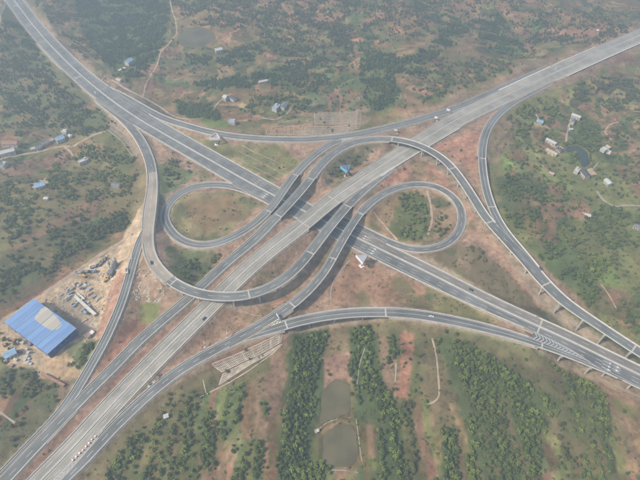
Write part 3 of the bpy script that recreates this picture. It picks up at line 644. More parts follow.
lay(wild*(hr < .28)*.8, RED*.8); lay(wild*((hr > .26) & (hr < .50))*.75, BROWN*.95); lay(wild*((hr > .50) & (hr < .62))*.5, OLIVE); lay(wild*((hr > .68) & (hr < .84))*.6, DARK*1.2)
col = col*(1+(wild*(hq-.5)*.75)[..., None])
eg = np.exp(-((fr-.06)/.07)**2)*wild
col = col*(1-.62*eg[..., None])+C(.06, .09, .04)*(.62*eg[..., None])
eg2 = np.exp(-((fr-.2)/.06)**2)*wild*(hq > .5)
col = col*(1-.5*eg2[..., None])+C(.36, .27, .185)*(.5*eg2[..., None])
ahr = sstep(1.5, 3.5, rdist)
scr = np.clip(scr*ahr, 0, 1)
# terraced plots: every bench has its own crop
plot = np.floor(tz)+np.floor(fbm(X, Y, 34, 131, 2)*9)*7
ph = (np.sin(plot*12.9898)*43758.5453) % 1.0
inter = 1-sstep(0, 1, np.clip(flat*1.6, 0, 1))
col = col*(1+((ph-.5)*.5*tm*inter*(rdist > 14))[..., None])
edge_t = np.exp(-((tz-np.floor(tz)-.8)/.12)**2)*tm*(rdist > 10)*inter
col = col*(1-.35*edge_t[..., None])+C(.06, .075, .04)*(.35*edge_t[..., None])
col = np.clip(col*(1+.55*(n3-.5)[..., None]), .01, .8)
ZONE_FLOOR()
lum = col.mean(-1, keepdims=True); col = np.clip(lum+(col-lum)*1.28, .01, .8)

# the ground sheet
ny, nx = X.shape
me = bpy.data.meshes.new('ground')
vv = np.stack([X, Y, Z], -1).reshape(-1, 3).astype(np.float32)
ii = np.arange(nx*ny).reshape(ny, nx)
qd = np.stack([ii[:-1, :-1], ii[:-1, 1:], ii[1:, 1:], ii[1:, :-1]], -1).reshape(-1, 4).astype(np.int32)
me.vertices.add(len(vv)); me.vertices.foreach_set('co', vv.ravel())
me.loops.add(qd.size); me.loops.foreach_set('vertex_index', qd.ravel())
me.polygons.add(len(qd)); me.polygons.foreach_set('loop_start', np.arange(0, qd.size, 4, dtype=np.int32)); me.polygons.foreach_set('loop_total', np.full(len(qd), 4, np.int32))
me.update(calc_edges=True); me.polygons.foreach_set('use_smooth', np.ones(len(qd), bool))
ca = me.color_attributes.new('cover', 'FLOAT_COLOR', 'POINT')
ca.data.foreach_set('color', np.concatenate([col.reshape(-1, 3), scr.reshape(-1, 1)], 1).astype(np.float32).ravel())
gm = bpy.data.materials.new('earth_and_scrub'); gm.use_nodes = True; n = gm.node_tree; b = n.nodes['Principled BSDF']
b.inputs['Roughness'].default_value = .95; b.inputs['Specular IOR Level'].default_value = .1
at = n.nodes.new('ShaderNodeAttribute'); at.attribute_name = 'cover'; ge = n.nodes.new('ShaderNodeNewGeometry')
def nz(sc, det=6, ro=.6):
    k = n.nodes.new('ShaderNodeTexNoise'); k.inputs['Scale'].default_value = sc; k.inputs['Detail'].default_value = det; k.inputs['Roughness'].default_value = ro
    n.links.new(ge.outputs['Position'], k.inputs['Vector']); return k
def mr(src, a, b_, c, d):
    k = n.nodes.new('ShaderNodeMapRange'); k.inputs[1].default_value = a; k.inputs[2].default_value = b_; k.inputs[3].default_value = c; k.inputs[4].default_value = d
    n.links.new(src, k.inputs[0]); return k.outputs[0]
def mixc(f, a, b_, mode='MIX'):
    k = n.nodes.new('ShaderNodeMix'); k.data_type = 'RGBA'; k.blend_type = mode
    for s_i, v_ in ((0, f), (6, a), (7, b_)):
        if hasattr(v_, 'links'): n.links.new(v_, k.inputs[s_i])
        else: k.inputs[s_i].default_value = v_
    return k.outputs[2]
def mul(a, b_, op='MULTIPLY'):
    k = n.nodes.new('ShaderNodeMath'); k.operation = op
    for i_, v_ in ((0, a), (1, b_)):
        if hasattr(v_, 'links'): n.links.new(v_, k.inputs[i_])
        else: k.inputs[i_].default_value = v_
    return k.outputs[0]
nA = nz(.22, 8, .65); nB = nz(.05, 6); nC = nz(.9, 4)
c0 = mixc(1.0, at.outputs['Color'], mr(nA.outputs[0], .3, .7, .60, 1.42), 'MULTIPLY')
c0 = mixc(1.0, c0, mr(nB.outputs[0], .3, .7, .74, 1.26), 'MULTIPLY')
fs = mul(mr(mul(nA.outputs[0], mul(at.outputs['Alpha'], .22), 'ADD'), .60, .74, 0, .75), at.outputs['Alpha'])
c1 = mixc(fs, c0, (.070, .092, .042, 1))
nD = nz(.12, 5)
c1 = mixc(mul(mr(nD.outputs[0], .6, .72, 0, .35), 1.0), c1, mixc(1.0, c1, (1.5, 1.32, 1.15, 1), 'MULTIPLY'))
n.links.new(c1, b.inputs['Base Color'])
bu = n.nodes.new('ShaderNodeBump'); bu.inputs['Strength'].default_value = .8; bu.inputs['Distance'].default_value = 1.2
n.links.new(nA.outputs[0], bu.inputs['Height']); n.links.new(bu.outputs[0], b.inputs['Normal'])
me.materials.append(gm)
tag(link('ground', me), kind='structure', label='brown, red and olive ground of terraced fields and earthworks')
for w3, z, mm, lab in pond_out:
    mb = MB(); n0 = len(w3)
    mb.v = [(float(p[0]), float(p[1]), z) for p in w3]; mb.f = [tuple(range(n0))[::-1]]; mb.uv = [None]
    o = mb.build('pond', M[mm]); tag(o, lab, kind='structure')
    bm = bmesh.new(); bm.from_mesh(o.data); bmesh.ops.recalc_face_normals(bm, faces=bm.faces)
    if bm.faces[0].normal.z < 0: bmesh.ops.reverse_faces(bm, faces=bm.faces)
    bm.to_mesh(o.data); bm.free()

# ------------------------------------------------------------------ road building
def sweep(mb, p, i0, i1, prof, caps=True):
    """prof(i) -> closed list of (offset, dz)"""
    n = len(prof(i0)); base = len(mb.v)
    for i in range(i0, i1+1):
        for (o, dz) in prof(i): mb.v.append(p.at(i, o, dz))
    for a in range(i1-i0):
        for k in range(n):
            q = base+a*n; mb.f.append((q+k, q+(k+1) % n, q+n+(k+1) % n, q+n+k)); mb.uv.append(None)
    if caps:
        mb.f.append(tuple(base+k for k in range(n))[::-1]); mb.uv.append(None)
        mb.f.append(tuple(base+(i1-i0)*n+k for k in range(n))); mb.uv.append(None)
def ribbon(mb, p, i0, i1, a, b, dz):
    """flat strip between offsets a(i) > b(i)"""
    for i in range(i0, i1):
        o = (a(i), b(i), a(i+1), b(i+1))
        mb.quad(p.at(i, o[1], dz), p.at(i+1, o[3], dz), p.at(i+1, o[2], dz), p.at(i, o[0], dz),
                ((p.s[i], o[1]), (p.s[i+1], o[3]), (p.s[i+1], o[2]), (p.s[i], o[0])))
def runs(mask, minlen):
    out = []; i = 0; n = len(mask)
    while i < n:
        if mask[i]:
            j = i
            while j+1 < n and mask[j+1]: j += 1
            if j-i >= minlen: out.append((i, j))
            i = j+1
        else: i += 1
    return out
SIDE = {'A': ('upper left', 'lower right'), 'B': ('upper right', 'lower left')}
NAMES = {'A': 'grey expressway', 'B': 'dark expressway', 'R5': 'long sweeping ramp', 'R1': 'top ramp', 'L': 'left loop', 'R7': 'right ramp',
         'R4': 'half circle ramp', 'R2': 'narrow yard ramp', 'R8': 'right loop ramp', 'R9': 'bottom ramp'}
def place_word(p, i):
    """where on the picture a stretch lies, named by landmarks"""
    u, v, _ = proj(p.xy[i, 0], p.xy[i, 1], p.z[i])
    marks = [((110, 100), 'near the left fork'), ((20, 15), 'at the top left corner'), ((215, 150), 'near the white billboard'), ((290, 195), 'at the central crossing'),
             ((345, 165), 'near the blue billboard'), ((365, 255), 'near the triangular billboard'), ((450, 155), 'by the pink slope'), ((450, 220), 'round the right loop'), ((200, 215), 'round the left loop'),
             ((600, 60), 'at the upper right'), ((600, 340), 'at the right edge'), ((530, 260), 'by the green hollow'), ((450, 300), 'below the right loop'), ((90, 330), 'beside the blue factory'),
             ((150, 280), 'by the pale rubble'), ((40, 450), 'at the bottom left corner'), ((150, 390), 'by the small green sign'), ((240, 350), 'above the ribbed slope'), ((340, 310), 'above the dark wood strip'),
             ((330, 125), 'below the concrete grids'), ((230, 290), 'over the grey expressway'), ((400, 135), 'crossing the grey expressway'), ((500, 110), 'at the upper right merge')]
    return min(marks, key=lambda m: (m[0][0]-u)**2+(m[0][1]-v)**2)[1]
used_labels = {}
NOBAR = [('B', -1, (531, 322), (612, 361)), ('R9', 1, (533, 341), (618, 376)), ('R8', -1, (240, 337), (274, 317)), ('R9', 1, (240, 342), (275, 328)), ('R5', -1, (494, 226), (535, 270)), ('R7', -1, (496, 217), (537, 268)),
         ('A', -1, (0, 520), (90, 430)), ('R8', 1, (20, 525), (98, 444)), ('R5', 1, (45, 437), (70, 412)), ('R2', 1, (45, 430), (66, 405)), ('B', -1, (108, 98), (133, 116)), ('R4', 1, (108, 107), (133, 129)), ('R1', -1, (338, 137), (358, 134)), ('L', 1, (335, 141), (358, 135)),
         ('A', -1, (355, 184), (420, 142)), ('R4', 1, (352, 200), (395, 167)), ('R4', -1, (384, 174), (395, 167))]
def nobar(k, sg):
    p = ROADS[k]['path']; m = np.zeros(p.n, bool)
    for (kk, ss, a, b_) in NOBAR:
        if kk == k and ss == sg:
            i0, i1 = sorted((p.near(*a), p.near(*b_))); m[i0:i1+1] = True
    return m
def uniq(label):
    k = used_labels.get(label, 0); used_labels[label] = k+1
    if k == 0: return label
    extra = ['further along', 'at the far end', 'shorter piece', 'last piece', 'thin end piece', 'inner piece', 'outer piece', 'middle piece'][min(k-1, 7)]
    return uniq(label+', '+extra) if k > 8 else label+', '+extra
SEGS = {k: [] for k in ORDER}
for k in ORDER:
    r = ROADS[k]; p = r['path']; br = r['br']; allz = np.zeros(p.n)
    inm = {}
    for sd_, sg in (('l', 1), ('r', -1)):
        w_ = p.wl if sg > 0 else p.wr
        ex = p.xy[:, 0]+p.N[:, 0]*sg*(w_-.3); ey = p.xy[:, 1]+p.N[:, 1]*sg*(w_-.3)
        inm[sg] = inside_other(k, ex, ey, p.z, -.1)
    cin = inside_other(k, p.xy[:, 0], p.xy[:, 1], p.z, -p.wl.max())
    segs = []                                           # contiguous at-grade / bridge stretches
    i = 0
    while i < p.n-1:
        j = i
        while j+1 < p.n and br[j+1] == br[i]: j += 1
        segs.append((i, min(j+1, p.n-1), bool(br[i]))); i = j+1
    for (i0, i1, isb) in segs:
        if i1-i0 < 2: continue
        mid = (i0+i1)//2; pw = place_word(p, mid)
        if not isb:
            mb = MB(); ribbon(mb, p, i0, i1, lambda i: p.wl[i]-.1, lambda i: -p.wr[i]+.1, .012)
            road = mb.build('road', M[r['mat']]); tag(road, uniq('ground level stretch of the '+NAMES[k]+' '+pw), kind='structure')
            if r.get('dust'):
                a, b_ = p.near(*r['dust'][0]), p.near(*r['dust'][1]); a = max(a, i0); b_ = min(b_, i1)
                if b_-a > 4:
                    mb = MB(); ribbon(mb, p, a, b_, lambda i: p.wl[i]-.2, lambda i: -p.wr[i]+.2, .018); mb.build('dust_cover', M['dust'], road)
            mb = MB(); e_ = 1.3 if k in 'AB' else 1.0
            sweep(mb, p, i0, i1, lambda i: [(p.wl[i], -.03), (p.wl[i]+e_, -.06), (p.wl[i]+e_+.8, -1.1), (-p.wr[i]-e_-.8, -1.1), (-p.wr[i]-e_, -.06), (-p.wr[i], -.03)])
            mb.build('road_verge', M['verge'], road)
            host = road
        else:
            q = p.at(mid, 0)
            host = empty('viaduct', (q[0], q[1], float(zlook(q[0], q[1]))), label=uniq('concrete viaduct of the '+NAMES[k]+' '+pw), cat='viaduct')
            off = Vector(host.location)
            def rel(mb): mb.v = [(a-off.x, b_-off.y, c-off.z) for (a, b_, c) in mb.v]; return mb
            mb = MB()
            def prof(i):
                l, rr = p.wl[i]+.05, p.wr[i]+.05; t = min(l, rr)
                return [(l, 0), (l, -.38), (l-t*.35, -.75), (l-t*.48, -1.9), (-rr+t*.48, -1.9), (-rr+t*.35, -.75), (-rr, -.38), (-rr, 0)]
            sweep(mb, p, i0, i1, prof); rel(mb).build('deck', M['conc'], host)
            mb = MB(); ribbon(mb, p, i0, i1, lambda i: p.wl[i]-.3, lambda i: -p.wr[i]+.3, .012); rel(mb).build('road_surface', M[r['mat']], host)
            for sg in (1, -1):
                ok = (~inm[sg]) & (~nobar(k, sg)); ok[:i0] = False; ok[i1+1:] = False
                for (a, b_) in runs(ok, 2):
                    mb = MB()
                    sweep(mb, p, a, b_, lambda i: [(sg*((p.wl if sg > 0 else p.wr)[i]+.053), -.42), (sg*((p.wl if sg > 0 else p.wr)[i]+.053), 1.0), (sg*((p.wl if sg > 0 else p.wr)[i]-.25), 1.0), (sg*((p.wl if sg > 0 else p.wr)[i]-.50), .02), (sg*((p.wl if sg > 0 else p.wr)[i]-.50), -.2)][::sg])
                    rel(mb).build('parapet', M['conc_l'], host)
            # piers about every 30 m, never standing on a road underneath
            L = p.s[i1]-p.s[i0]; nsp = max(1, round(L/23)); cnt = 0
            for t in range(1, nsp):
                i = i0+int(round((i1-i0)*t/nsp))
                best = None
                for dd in (0, 2, -2, 4, -4):
                    ii_ = min(max(i+dd, i0+1), i1-1); hw = min(p.wl[ii_], p.wr[ii_])
                    xs = np.array([p.at(ii_, o)[0] for o in (-hw*.5, 0, hw*.5)]); ys = np.array([p.at(ii_, o)[1] for o in (-hw*.5, 0, hw*.5)])
                    bad = False
                    for j in ORDER:
                        if j == k: continue
                        qq = ROADS[j]['path']; id_, of_, al_, _x = qq.lat(xs, ys)
                        if (((np.abs(of_) < np.where(of_ > 0, qq.wl[id_], qq.wr[id_])+1.0) & (np.abs(al_) < 5)) & (qq.z[id_] < p.z[ii_]-2)).any(): bad = True
                    if not bad: best = ii_; break
                if best is None: continue
                i = best; ang = math.atan2(p.N[i, 1], p.N[i, 0]); l, rr = p.wl[i], p.wr[i]; c0_ = (l-rr)/2; wtot = l+rr
                mb = MB(); c = p.at(i, c0_); mb.box(c[0], c[1], p.z[i]-3.1, wtot*.84, 1.7, 1.23, ang)
                pc = None
                cols = (-wtot*.24, wtot*.24) if wtot > 9.5 else (0,)
                for cc in cols:
                    q = p.at(i, c0_+cc); gz = float(zlook(q[0], q[1])); mb.cyl((q[0], q[1], gz-1.5), (q[0], q[1], p.z[i]-3.0), .85, .75, 10)
                rel(mb).build('pier', M['conc'], host)
            # pale bars across the deck at the expansion joints
            js = [i0+1, i1-1]
            if L > 130: js += [i0+int((i1-i0)*t/round(L/95)) for t in range(1, int(round(L/95)))]
            for i in js:
                if not (1 <= i < p.n-1): continue
                mb = MB(); ang = math.atan2(p.N[i, 1], p.N[i, 0]); c0_ = (p.wl[i]-p.wr[i])/2; c = p.at(i, c0_)
                mb.box(c[0], c[1], p.z[i]+.014, p.wl[i]+p.wr[i]-1.1, 1.5, .02, ang); rel(mb).build('expansion_joint', M['joint'], host)
        SEGS[k].append((i0, i1, isb, host))
        if k == 'B':
            a = max(i0, p.near(352, 235)); b_ = i1
            if b_-a > 4:
                mb = MB(); ribbon(mb, p, a, b_, lambda i: p.wl[i]-.5, lambda i: .45, .017)
                if isb: rel(mb)
                mb.build('dusted_carriageway', M['dusty'], host)
        # --- paint
        P_ = []
        half = .12
        def line(offf, dash=False, ok=None, name='lane_line', wd=half, m='paint'):
            mb = MB(); i = i0
            msk = np.ones(p.n, bool) if ok is None else ok.copy(); msk[:i0] = False; msk[i1+1:] = False
            if dash:
                for i in range(i0, i1):
                    if msk[i] and msk[i+1] and (i % 5) < 2: ribbon(mb, p, i, i+1, lambda q: offf(q)+wd, lambda q: offf(q)-wd, .03)
            else:
                for (a, b_) in runs(msk, 1):
                    mb = MB(); ribbon(mb, p, a, b_, lambda q: offf(q)+wd, lambda q: offf(q)-wd, .03)
                    if isb: rel(mb)
                    mb.build(name, M[m], host)
                return
            if not mb.f: return
            if isb: rel(mb)
            mb.build(name, M[m], host)
        okl, okr = ~inm[1], ~inm[-1]
        line(lambda q: p.wl[q]-.95, ok=okl, name='edge_line'); line(lambda q: -p.wr[q]+.95, ok=okr, name='edge_line')
        if k in 'AB':
            for sg in (1, -1):
                line(lambda q: sg*1.25, name='edge_line'); line(lambda q: sg*5.0, True); 
                line(lambda q: sg*8.6, True, ok=(p.wl if sg > 0 else p.wr) > 10.4, wd=.13)
                line(lambda q: sg*11.6, False, ok=(p.wl if sg > 0 else p.wr) > 13.3)
        else:
            line(lambda q: 0.0, dash=(r['lanes'] == 1 or k == 'R5' or k == 'R8'), ok=~cin, wd=.12)
    # --- barriers of the at-grade stretches; each unbroken run is a thing
    for sg in (1, -1):
        ok = (~inm[sg]) & (~br) & (~nobar(k, sg)); w_ = p.wl if sg > 0 else p.wr
        for (a, b_) in runs(ok, 5):
            mid = (a+b_)//2; mb = MB()
            sweep(mb, p, a, b_, lambda i: [(sg*(w_[i]+.32), -.3), (sg*(w_[i]+.32), .85), (sg*(w_[i]+.02), .85), (sg*(w_[i]-.12), -.02), (sg*(w_[i]-.12), -.25)][::sg])
            side = SIDE.get(k, ('left', 'right'))[0 if sg > 0 else 1]
            ox = p.xy[mid, 0]+p.N[mid, 0]*sg
            if k not in 'AB':
                nx_, ny_ = p.N[mid]*sg
                side = ('upper' if ny_ > .5 else 'lower' if ny_ < -.5 else '')+(' ' if abs(ny_) > .5 and abs(nx_) > .5 else '')+('right' if nx_ > .5 else 'left' if nx_ < -.5 else '')
            o = mb.build('concrete_barrier', M['conc_l']); tag(o, uniq('pale barrier on the '+side+' of the '+NAMES[k]+' '+place_word(p, mid)), 'barrier', 'concrete barriers along the road edges')
    if r.get('median'):
        for (i0, i1, isb) in segs:
            mb = MB(); mid = (i0+i1)//2
            sweep(mb, p, i0, i1, lambda i: [(.42, -.02+.03), (.3, .6), (-.3, .6), (-.42, .01)][::-1])
            o = mb.build('median_barrier', M['conc_l']); tag(o, uniq('low median barrier of the '+NAMES[k]+' '+place_word(p, mid)), 'barrier', 'median barriers')
# ------------------------------------------------------------------ painted gores, arrows
def host_of(k, i):
    for (i0, i1, isb, h) in SEGS[k]:
        if i0 <= i <= i1: return h, isb
def local(mb, h, isb):
    if isb:
        o = Vector(h.location); mb.v = [(a-o.x, b_-o.y, c-o.z) for (a, b_, c) in mb.v]
    return mb
def gore(k1, s1, k2, s2, pa, pb, paint='paint', ground='asphalt'):
    p = ROADS[k1]['path']; q = ROADS[k2]['path']; i0, i1 = sorted((p.near(*pa), p.near(*pb)))
    A_, B_ = [], []
    for i in range(i0, i1+1):
        w1 = p.wl[i] if s1 > 0 else p.wr[i]; a = p.at(i, s1*(w1-.75))
        j = int(np.argmin((q.xy[:, 0]-a[0])**2+(q.xy[:, 1]-a[1])**2)); w2 = q.wl[j] if s2 > 0 else q.wr[j]
        A_.append(a); B_.append(q.at(j, s2*(w2-.75)))
    h, isb = host_of(k1, (i0+i1)//2)
    up = lambda v, d: (v[0], v[1], v[2]+d)
    mb = MB()
    for t in range(len(A_)-1):
        if math.dist(A_[t][:2], B_[t][:2]) > 16 or (B_[t][0]-A_[t][0])*p.N[i0+t, 0]*s1+(B_[t][1]-A_[t][1])*p.N[i0+t, 1]*s1 < .1: continue
        a, b_, c, d = A_[t], B_[t], B_[t+1], A_[t+1]
        mb.quad(up(a, .004), up(b_, .004), up(c, .004), up(d, .004)); mb.quad(up(a, -.8), up(d, -.8), up(c, -.8), up(b_, -.8))
    if mb.f: local(mb, h, isb).build('gore_pavement', M[ground], h)
    mb = MB()
    for t in range(len(A_)-1):
        if math.dist(A_[t][:2], B_[t][:2]) > 15 or (B_[t][0]-A_[t][0])*p.N[i0+t, 0]*s1+(B_[t][1]-A_[t][1])*p.N[i0+t, 1]*s1 < .1: continue
        L_ = lambda u, v: tuple(A_[u][k_]*(1-v)+B_[u][k_]*v for k_ in range(3))
        a0 = L_(t, 0); a1 = tuple((A_[t][k_]+A_[t+1][k_])/2 for k_ in range(3)); m0 = L_(t+1, .5)
        m1 = tuple((L_(t+1, .5)[k_]*2+L_(min(t+2, len(A_)-1), .5)[k_])/3 for k_ in range(3)); b0 = L_(t, 1); b1 = tuple((B_[t][k_]+B_[t+1][k_])/2 for k_ in range(3))
        mb.quad(*(up(v, .05) for v in (a0, a1, m1, m0))); mb.quad(*(up(v, .05) for v in (m0, m1, b1, b0)))
    for E in (A_, B_):
        for t in range(len(A_)-1):
            if math.dist(A_[t][:2], B_[t][:2]) > 15 or (B_[t][0]-A_[t][0])*p.N[i0+t, 0]*s1+(B_[t][1]-A_[t][1])*p.N[i0+t, 1]*s1 < .1: continue
            e0, e1 = E[t], E[t+1]; dx, dy = e1[0]-e0[0], e1[1]-e0[1]; l = math.hypot(dx, dy) or 1; nx_, ny_ = -dy/l*.18, dx/l*.18
            mb.quad((e0[0]-nx_, e0[1]-ny_, e0[2]+.056), (e1[0]-nx_, e1[1]-ny_, e1[2]+.056), (e1[0]+nx_, e1[1]+ny_, e1[2]+.056), (e0[0]+nx_, e0[1]+ny_, e0[2]+.056))
    if mb.f: local(mb, h, isb).build('chevron_marking', M[paint], h)
gore('B', -1, 'R9', 1, (535, 325), (600, 355.5), 'chev')
gore('R8', -1, 'R9', 1, (240, 337), (277, 316), 'paint_y')
gore('R5', -1, 'R7', -1, (493, 226), (530, 267))
gore('A', -1, 'R4', 1, (355, 185), (388, 162), 'paint', 'grey')
gore('A', -1, 'R8', 1, (20, 502), (88, 432), 'chev', 'grey')
gore('R5', 1, 'R2', -1, (50, 432), (72, 408), 'paint_y')
gore('B', -1, 'R4', 1, (112, 101), (133, 116))
gore('R1', -1, 'L', 1, (338, 137), (356, 135))
def arrows(k, px, offs, n=1):
    p = ROADS[k]['path']; i = p.near(*px); h, isb = host_of(k, i); b0 = Vector((p.xy[i, 0], p.xy[i, 1], p.z[i])); T = Vector((p.T[i, 0], p.T[i, 1], 0)); N_ = Vector((p.N[i, 0], p.N[i, 1], 0))
    for o in offs:
        dr = 1 if o < 0 else -1; mb = MB()
        def q(a, b_, c, d): mb.quad(*[tuple(b0+T*(u*dr)+N_*(o+v)+Vector((0, 0, .05))) for (u, v) in (a, b_, c, d)])
        q((0, -.22), (5, -.22), (5, .22), (0, .22)); q((4.9, -1.0), (8.2, -.05), (8.2, .05), (4.9, 1.0))
        mb2 = mb; local(mb, h, isb).build('arrow_marking', M['paint'], h)
for k, px, offs in (('B', (17, 5), (-3.2, -6.9)), ('B', (31, 23), (-3.2, -6.9, -10)), ('B', (45, 39), (-3.2, -6.9, -10)), ('B', (70, 65), (3.2, 6.9, 10)), ('B', (81, 75), (-3.2, -6.9, -10)), ('B', (100, 91), (3.2, 6.9, 10)), ('B', (112, 100), (3.2, 6.9, 13)),
                    ('B', (255, 186), (3.2, 6.9, 10)), ('B', (265, 191), (-3.2, -6.9, -10)), ('B', (372, 246), (-3.2, -6.9, -10.2)), ('B', (366, 243), (3.2, 6.9)), ('B', (603, 357), (-3.2, -6.9, -10.2)), ('B', (612, 361), (-3.2, -6.9))):
    arrows(k, px, offs)

def strip_thing(k, pa, pb, sg, o0, w_, h_, m, name, label, cat=None):
    p = ROADS[k]['path']; i0, i1 = sorted((p.near(*pa), p.near(*pb))); ww = p.wl if sg > 0 else p.wr; mb = MB()
    sweep(mb, p, i0, i1, lambda i: [(sg*(ww[i]+o0), -.9), (sg*(ww[i]+o0), h_), (sg*(ww[i]+o0+w_), h_), (sg*(ww[i]+o0+w_), -.9)][::-sg])
    o = mb.build(name, M[m]); return tag(o, label, cat) if cat else tag(o, label, kind='structure')
strip_thing('A', (508, 95), (604, 51), 1, .5, 2.0, .12, 'conc_l', 'path', 'bright pale strip along the upper edge of the grey expressway')
strip_thing('A', (548, 77), (636, 38), -1, .5, 2.2, .12, 'conc_l', 'path', 'bright pale strip along the lower edge of the grey expressway')
strip_thing('A', (375, 172), (452, 123), -1, .5, 1.4, .10, 'conc_l', 'path', 'pale strip beside the grey expressway above the right loop')
strip_thing('R4', (118, 114), (150, 183), -1, .5, .7, 1.3, 'cream', 'retaining_wall', 'bright cream wall around the outer bend of the left ramp', 'wall')

# ------------------------------------------------------------------ tracks, channels, slope lattices
def track(pts, width, m, name='path', label=None, lift=.16):
    g = [G(*q)[:2] for q in pts]; out = []
    for a in range(len(g)-1):
        L = math.dist(g[a], g[a+1]); nseg = max(1, int(L/2.4))
        for t in range(nseg): out.append([g[a][0]+(g[a+1][0]-g[a][0])*t/nseg, g[a][1]+(g[a+1][1]-g[a][1])*t/nseg])
    out.append(list(g[-1])); A_ = np.array(out)
    for _ in range(5): B_ = A_.copy(); B_[1:-1] = .25*A_[:-2]+.5*A_[1:-1]+.25*A_[2:]; A_ = B_
    T = np.gradient(A_, axis=0); T /= np.maximum(np.linalg.norm(T, axis=1), 1e-6)[:, None]; N_ = np.stack([-T[:, 1], T[:, 0]], 1)
    mb = MB(); ks = [-.5, -.17, .17, .5]
    for i in range(len(A_)):
        wj = width*.8*(1+.18*math.sin(i*1.3)+.1*math.sin(i*.47))
        for kk in ks:
            x, y = A_[i]+N_[i]*kk*wj; z = float(zlook(x, y)); mb.v.append((x, y, z+(lift if abs(kk) < .4 else lift*.55)))
    for i in range(len(A_)-1):
        for c in range(3): mb.f.append((i*4+c, i*4+4+c, i*4+5+c, i*4+1+c)); mb.uv.append(None)
    o = mb.build(name, M[m]); 
    bm = bmesh.new(); bm.from_mesh(o.data); bmesh.ops.recalc_face_normals(bm, faces=bm.faces)
    if sum(f.normal.z for f in bm.faces) < 0: bmesh.ops.reverse_faces(bm, faces=bm.faces)
    bm.to_mesh(o.data); bm.free()
    return tag(o, label, kind='structure')
track([(170, 0), (172, 10), (176, 22), (177, 34), (170, 42), (160, 53), (158, 62), (153, 72), (146, 84), (143, 96)], 2.8, 'dirt', label='winding pale track from the grey pond down to the top ramp')
track([(112, 80), (124, 88), (134, 93), (143, 97), (152, 102), (162, 108), (171, 115), (178, 118), (190, 119)], 4.0, 'dirt', label='pale dirt track along the cutting beside the top ramp')
track([(0, 159.5), (12, 156), (25, 154), (40, 151.5), (52, 148), (64, 146)], 4.2, 'dirt', label='tan village track below the long grey building at the left edge')
track([(64, 146), (74, 146.5), (84, 140), (95, 134), (106, 131.5)], 4.2, 'dirt', label='tan track climbing from the blue roofed house to the expressway')
track([(64, 146), (67, 149), (71, 152), (73, 156)], 3.4, 'dirt', label='short spur of tan track into the brown field')
track([(0, 325), (22, 308), (44, 294), (60, 283), (80, 269), (97, 257), (114, 246), (128, 236), (138, 228), (148, 214)], 5.5, 'dirt', label='wide pale haul road along the far side of the yard')
track([(45, 355), (57, 349), (72, 339), (84, 328)], 6, 'dirt', label='pale apron of earth along the front of the blue factory')
track([(597, 191), (601, 198), (607, 203), (615, 207), (626, 205), (640, 206)], 3.0, 'track', label='pale curved lane below the white roofed house on the right')
track([(350, 260), (342, 269), (335, 278), (330.5, 290), (331, 307)], 1.6, 'track', label='narrow pale footpath curving down from the triangular billboard')
track([(374, 212), (381, 221), (389, 231), (397, 240)], 2.2, 'dirt', label='straight pink dirt track inside the right loop')
track([(427, 190), (431, 205), (432, 222), (428, 235)], 3.2, 'dirt', label='pink dirt strip inside the right loop')
track([(226, 307), (245, 312), (262, 316)], 1.2, 'track', label='thin pale drainage path across the brown triangle of ground')
track([(432, 338), (436, 352), (438, 372), (440, 395), (436, 402), (425, 405)], 1.8, 'dirt', label='thin pale path looping down the field right of the red strip')
track([(318, 430), (326, 422), (338, 419), (352, 417)], 1.1, 'track', label='pale bank between the two ponds')
track([(332, 470), (345, 470), (358, 473)], 1.3, 'track', label='pale lower bank of the grey brown pond')
track([(356, 419), (359, 440), (362, 462)], .8, 'track', label='thin pale bank along the right side of the ponds')
track([(0, 412), (8, 418), (15, 423)], 1.8, 'track', label='short pale concrete path at the left edge')
track([(200, 397), (225, 385), (250, 370), (282, 344)], 1.2, 'lat', label='pale drain along the foot of the concrete lattice slope')
track([(203, 380), (206, 393)], .9, 'lat', label='short steep concrete chute below the bottom ramp')
track([(515, 250), (530, 275), (550, 300), (575, 325), (600, 340)], 3.0, 'dirt', label='pink haul track below the curved viaduct on the right')
track([(595, 376), (612, 384), (640, 397), (660, 408)], 4.0, 'dirt', label='pink track below the right edge of the dark expressway')
track([(601, 284), (612, 300), (616, 308)], 1.6, 'dirt', label='thin tan path in the fields at the right edge')
track([(566, 142), (567, 134), (570, 122), (573, 116)], 3.0, 'dirt', label='red dirt lane between the village houses and the pond')
track([(612, 140), (604, 132), (610, 124), (619, 122)], 2.4, 'dirt', label='red looping bank on the right hillside')
track([(262, 118), (276, 120), (288, 113), (291, 108)], 2.2, 'track', label='faint lane curving up to the grey roofed house')
track([(213, 110), (219, 102), (224, 97)], 2.2, 'dirt', label='short tan lane up to the twin roofed house')
track([(0, 22), (5, 5), (2, -8)], 2.6, 'track', label='pale service strip at the top left corner')
track([(536, 114), (541, 122), (549, 129)], 2.4, 'dirt', label='tan lane beside the teal roofed house')
track([(587, 177), (592, 170), (598, 163)], 2.0, 'dirt', label='tan lane leaving the dark roofed courtyard house')
track([(365, 348), (360, 362), (357, 385)], 1.0, 'track', label='thin pale ditch between the tree strips')
track([(396, 363), (396, 372), (395, 382)], .6, 'conc_l', label='thin white lining strip beside the red field')
for a, b_ in (((242, 145), (286, 167)), ((239, 151), (286, 175)), ((236, 158), (284, 182)), ((232, 164), (272, 183))):
    track([a, ((a[0]+b_[0])/2, (a[1]+b_[1])/2), b_], 1.1, 'track', 'path', 'pale drain line across the terraced grass triangle above the dark expressway')

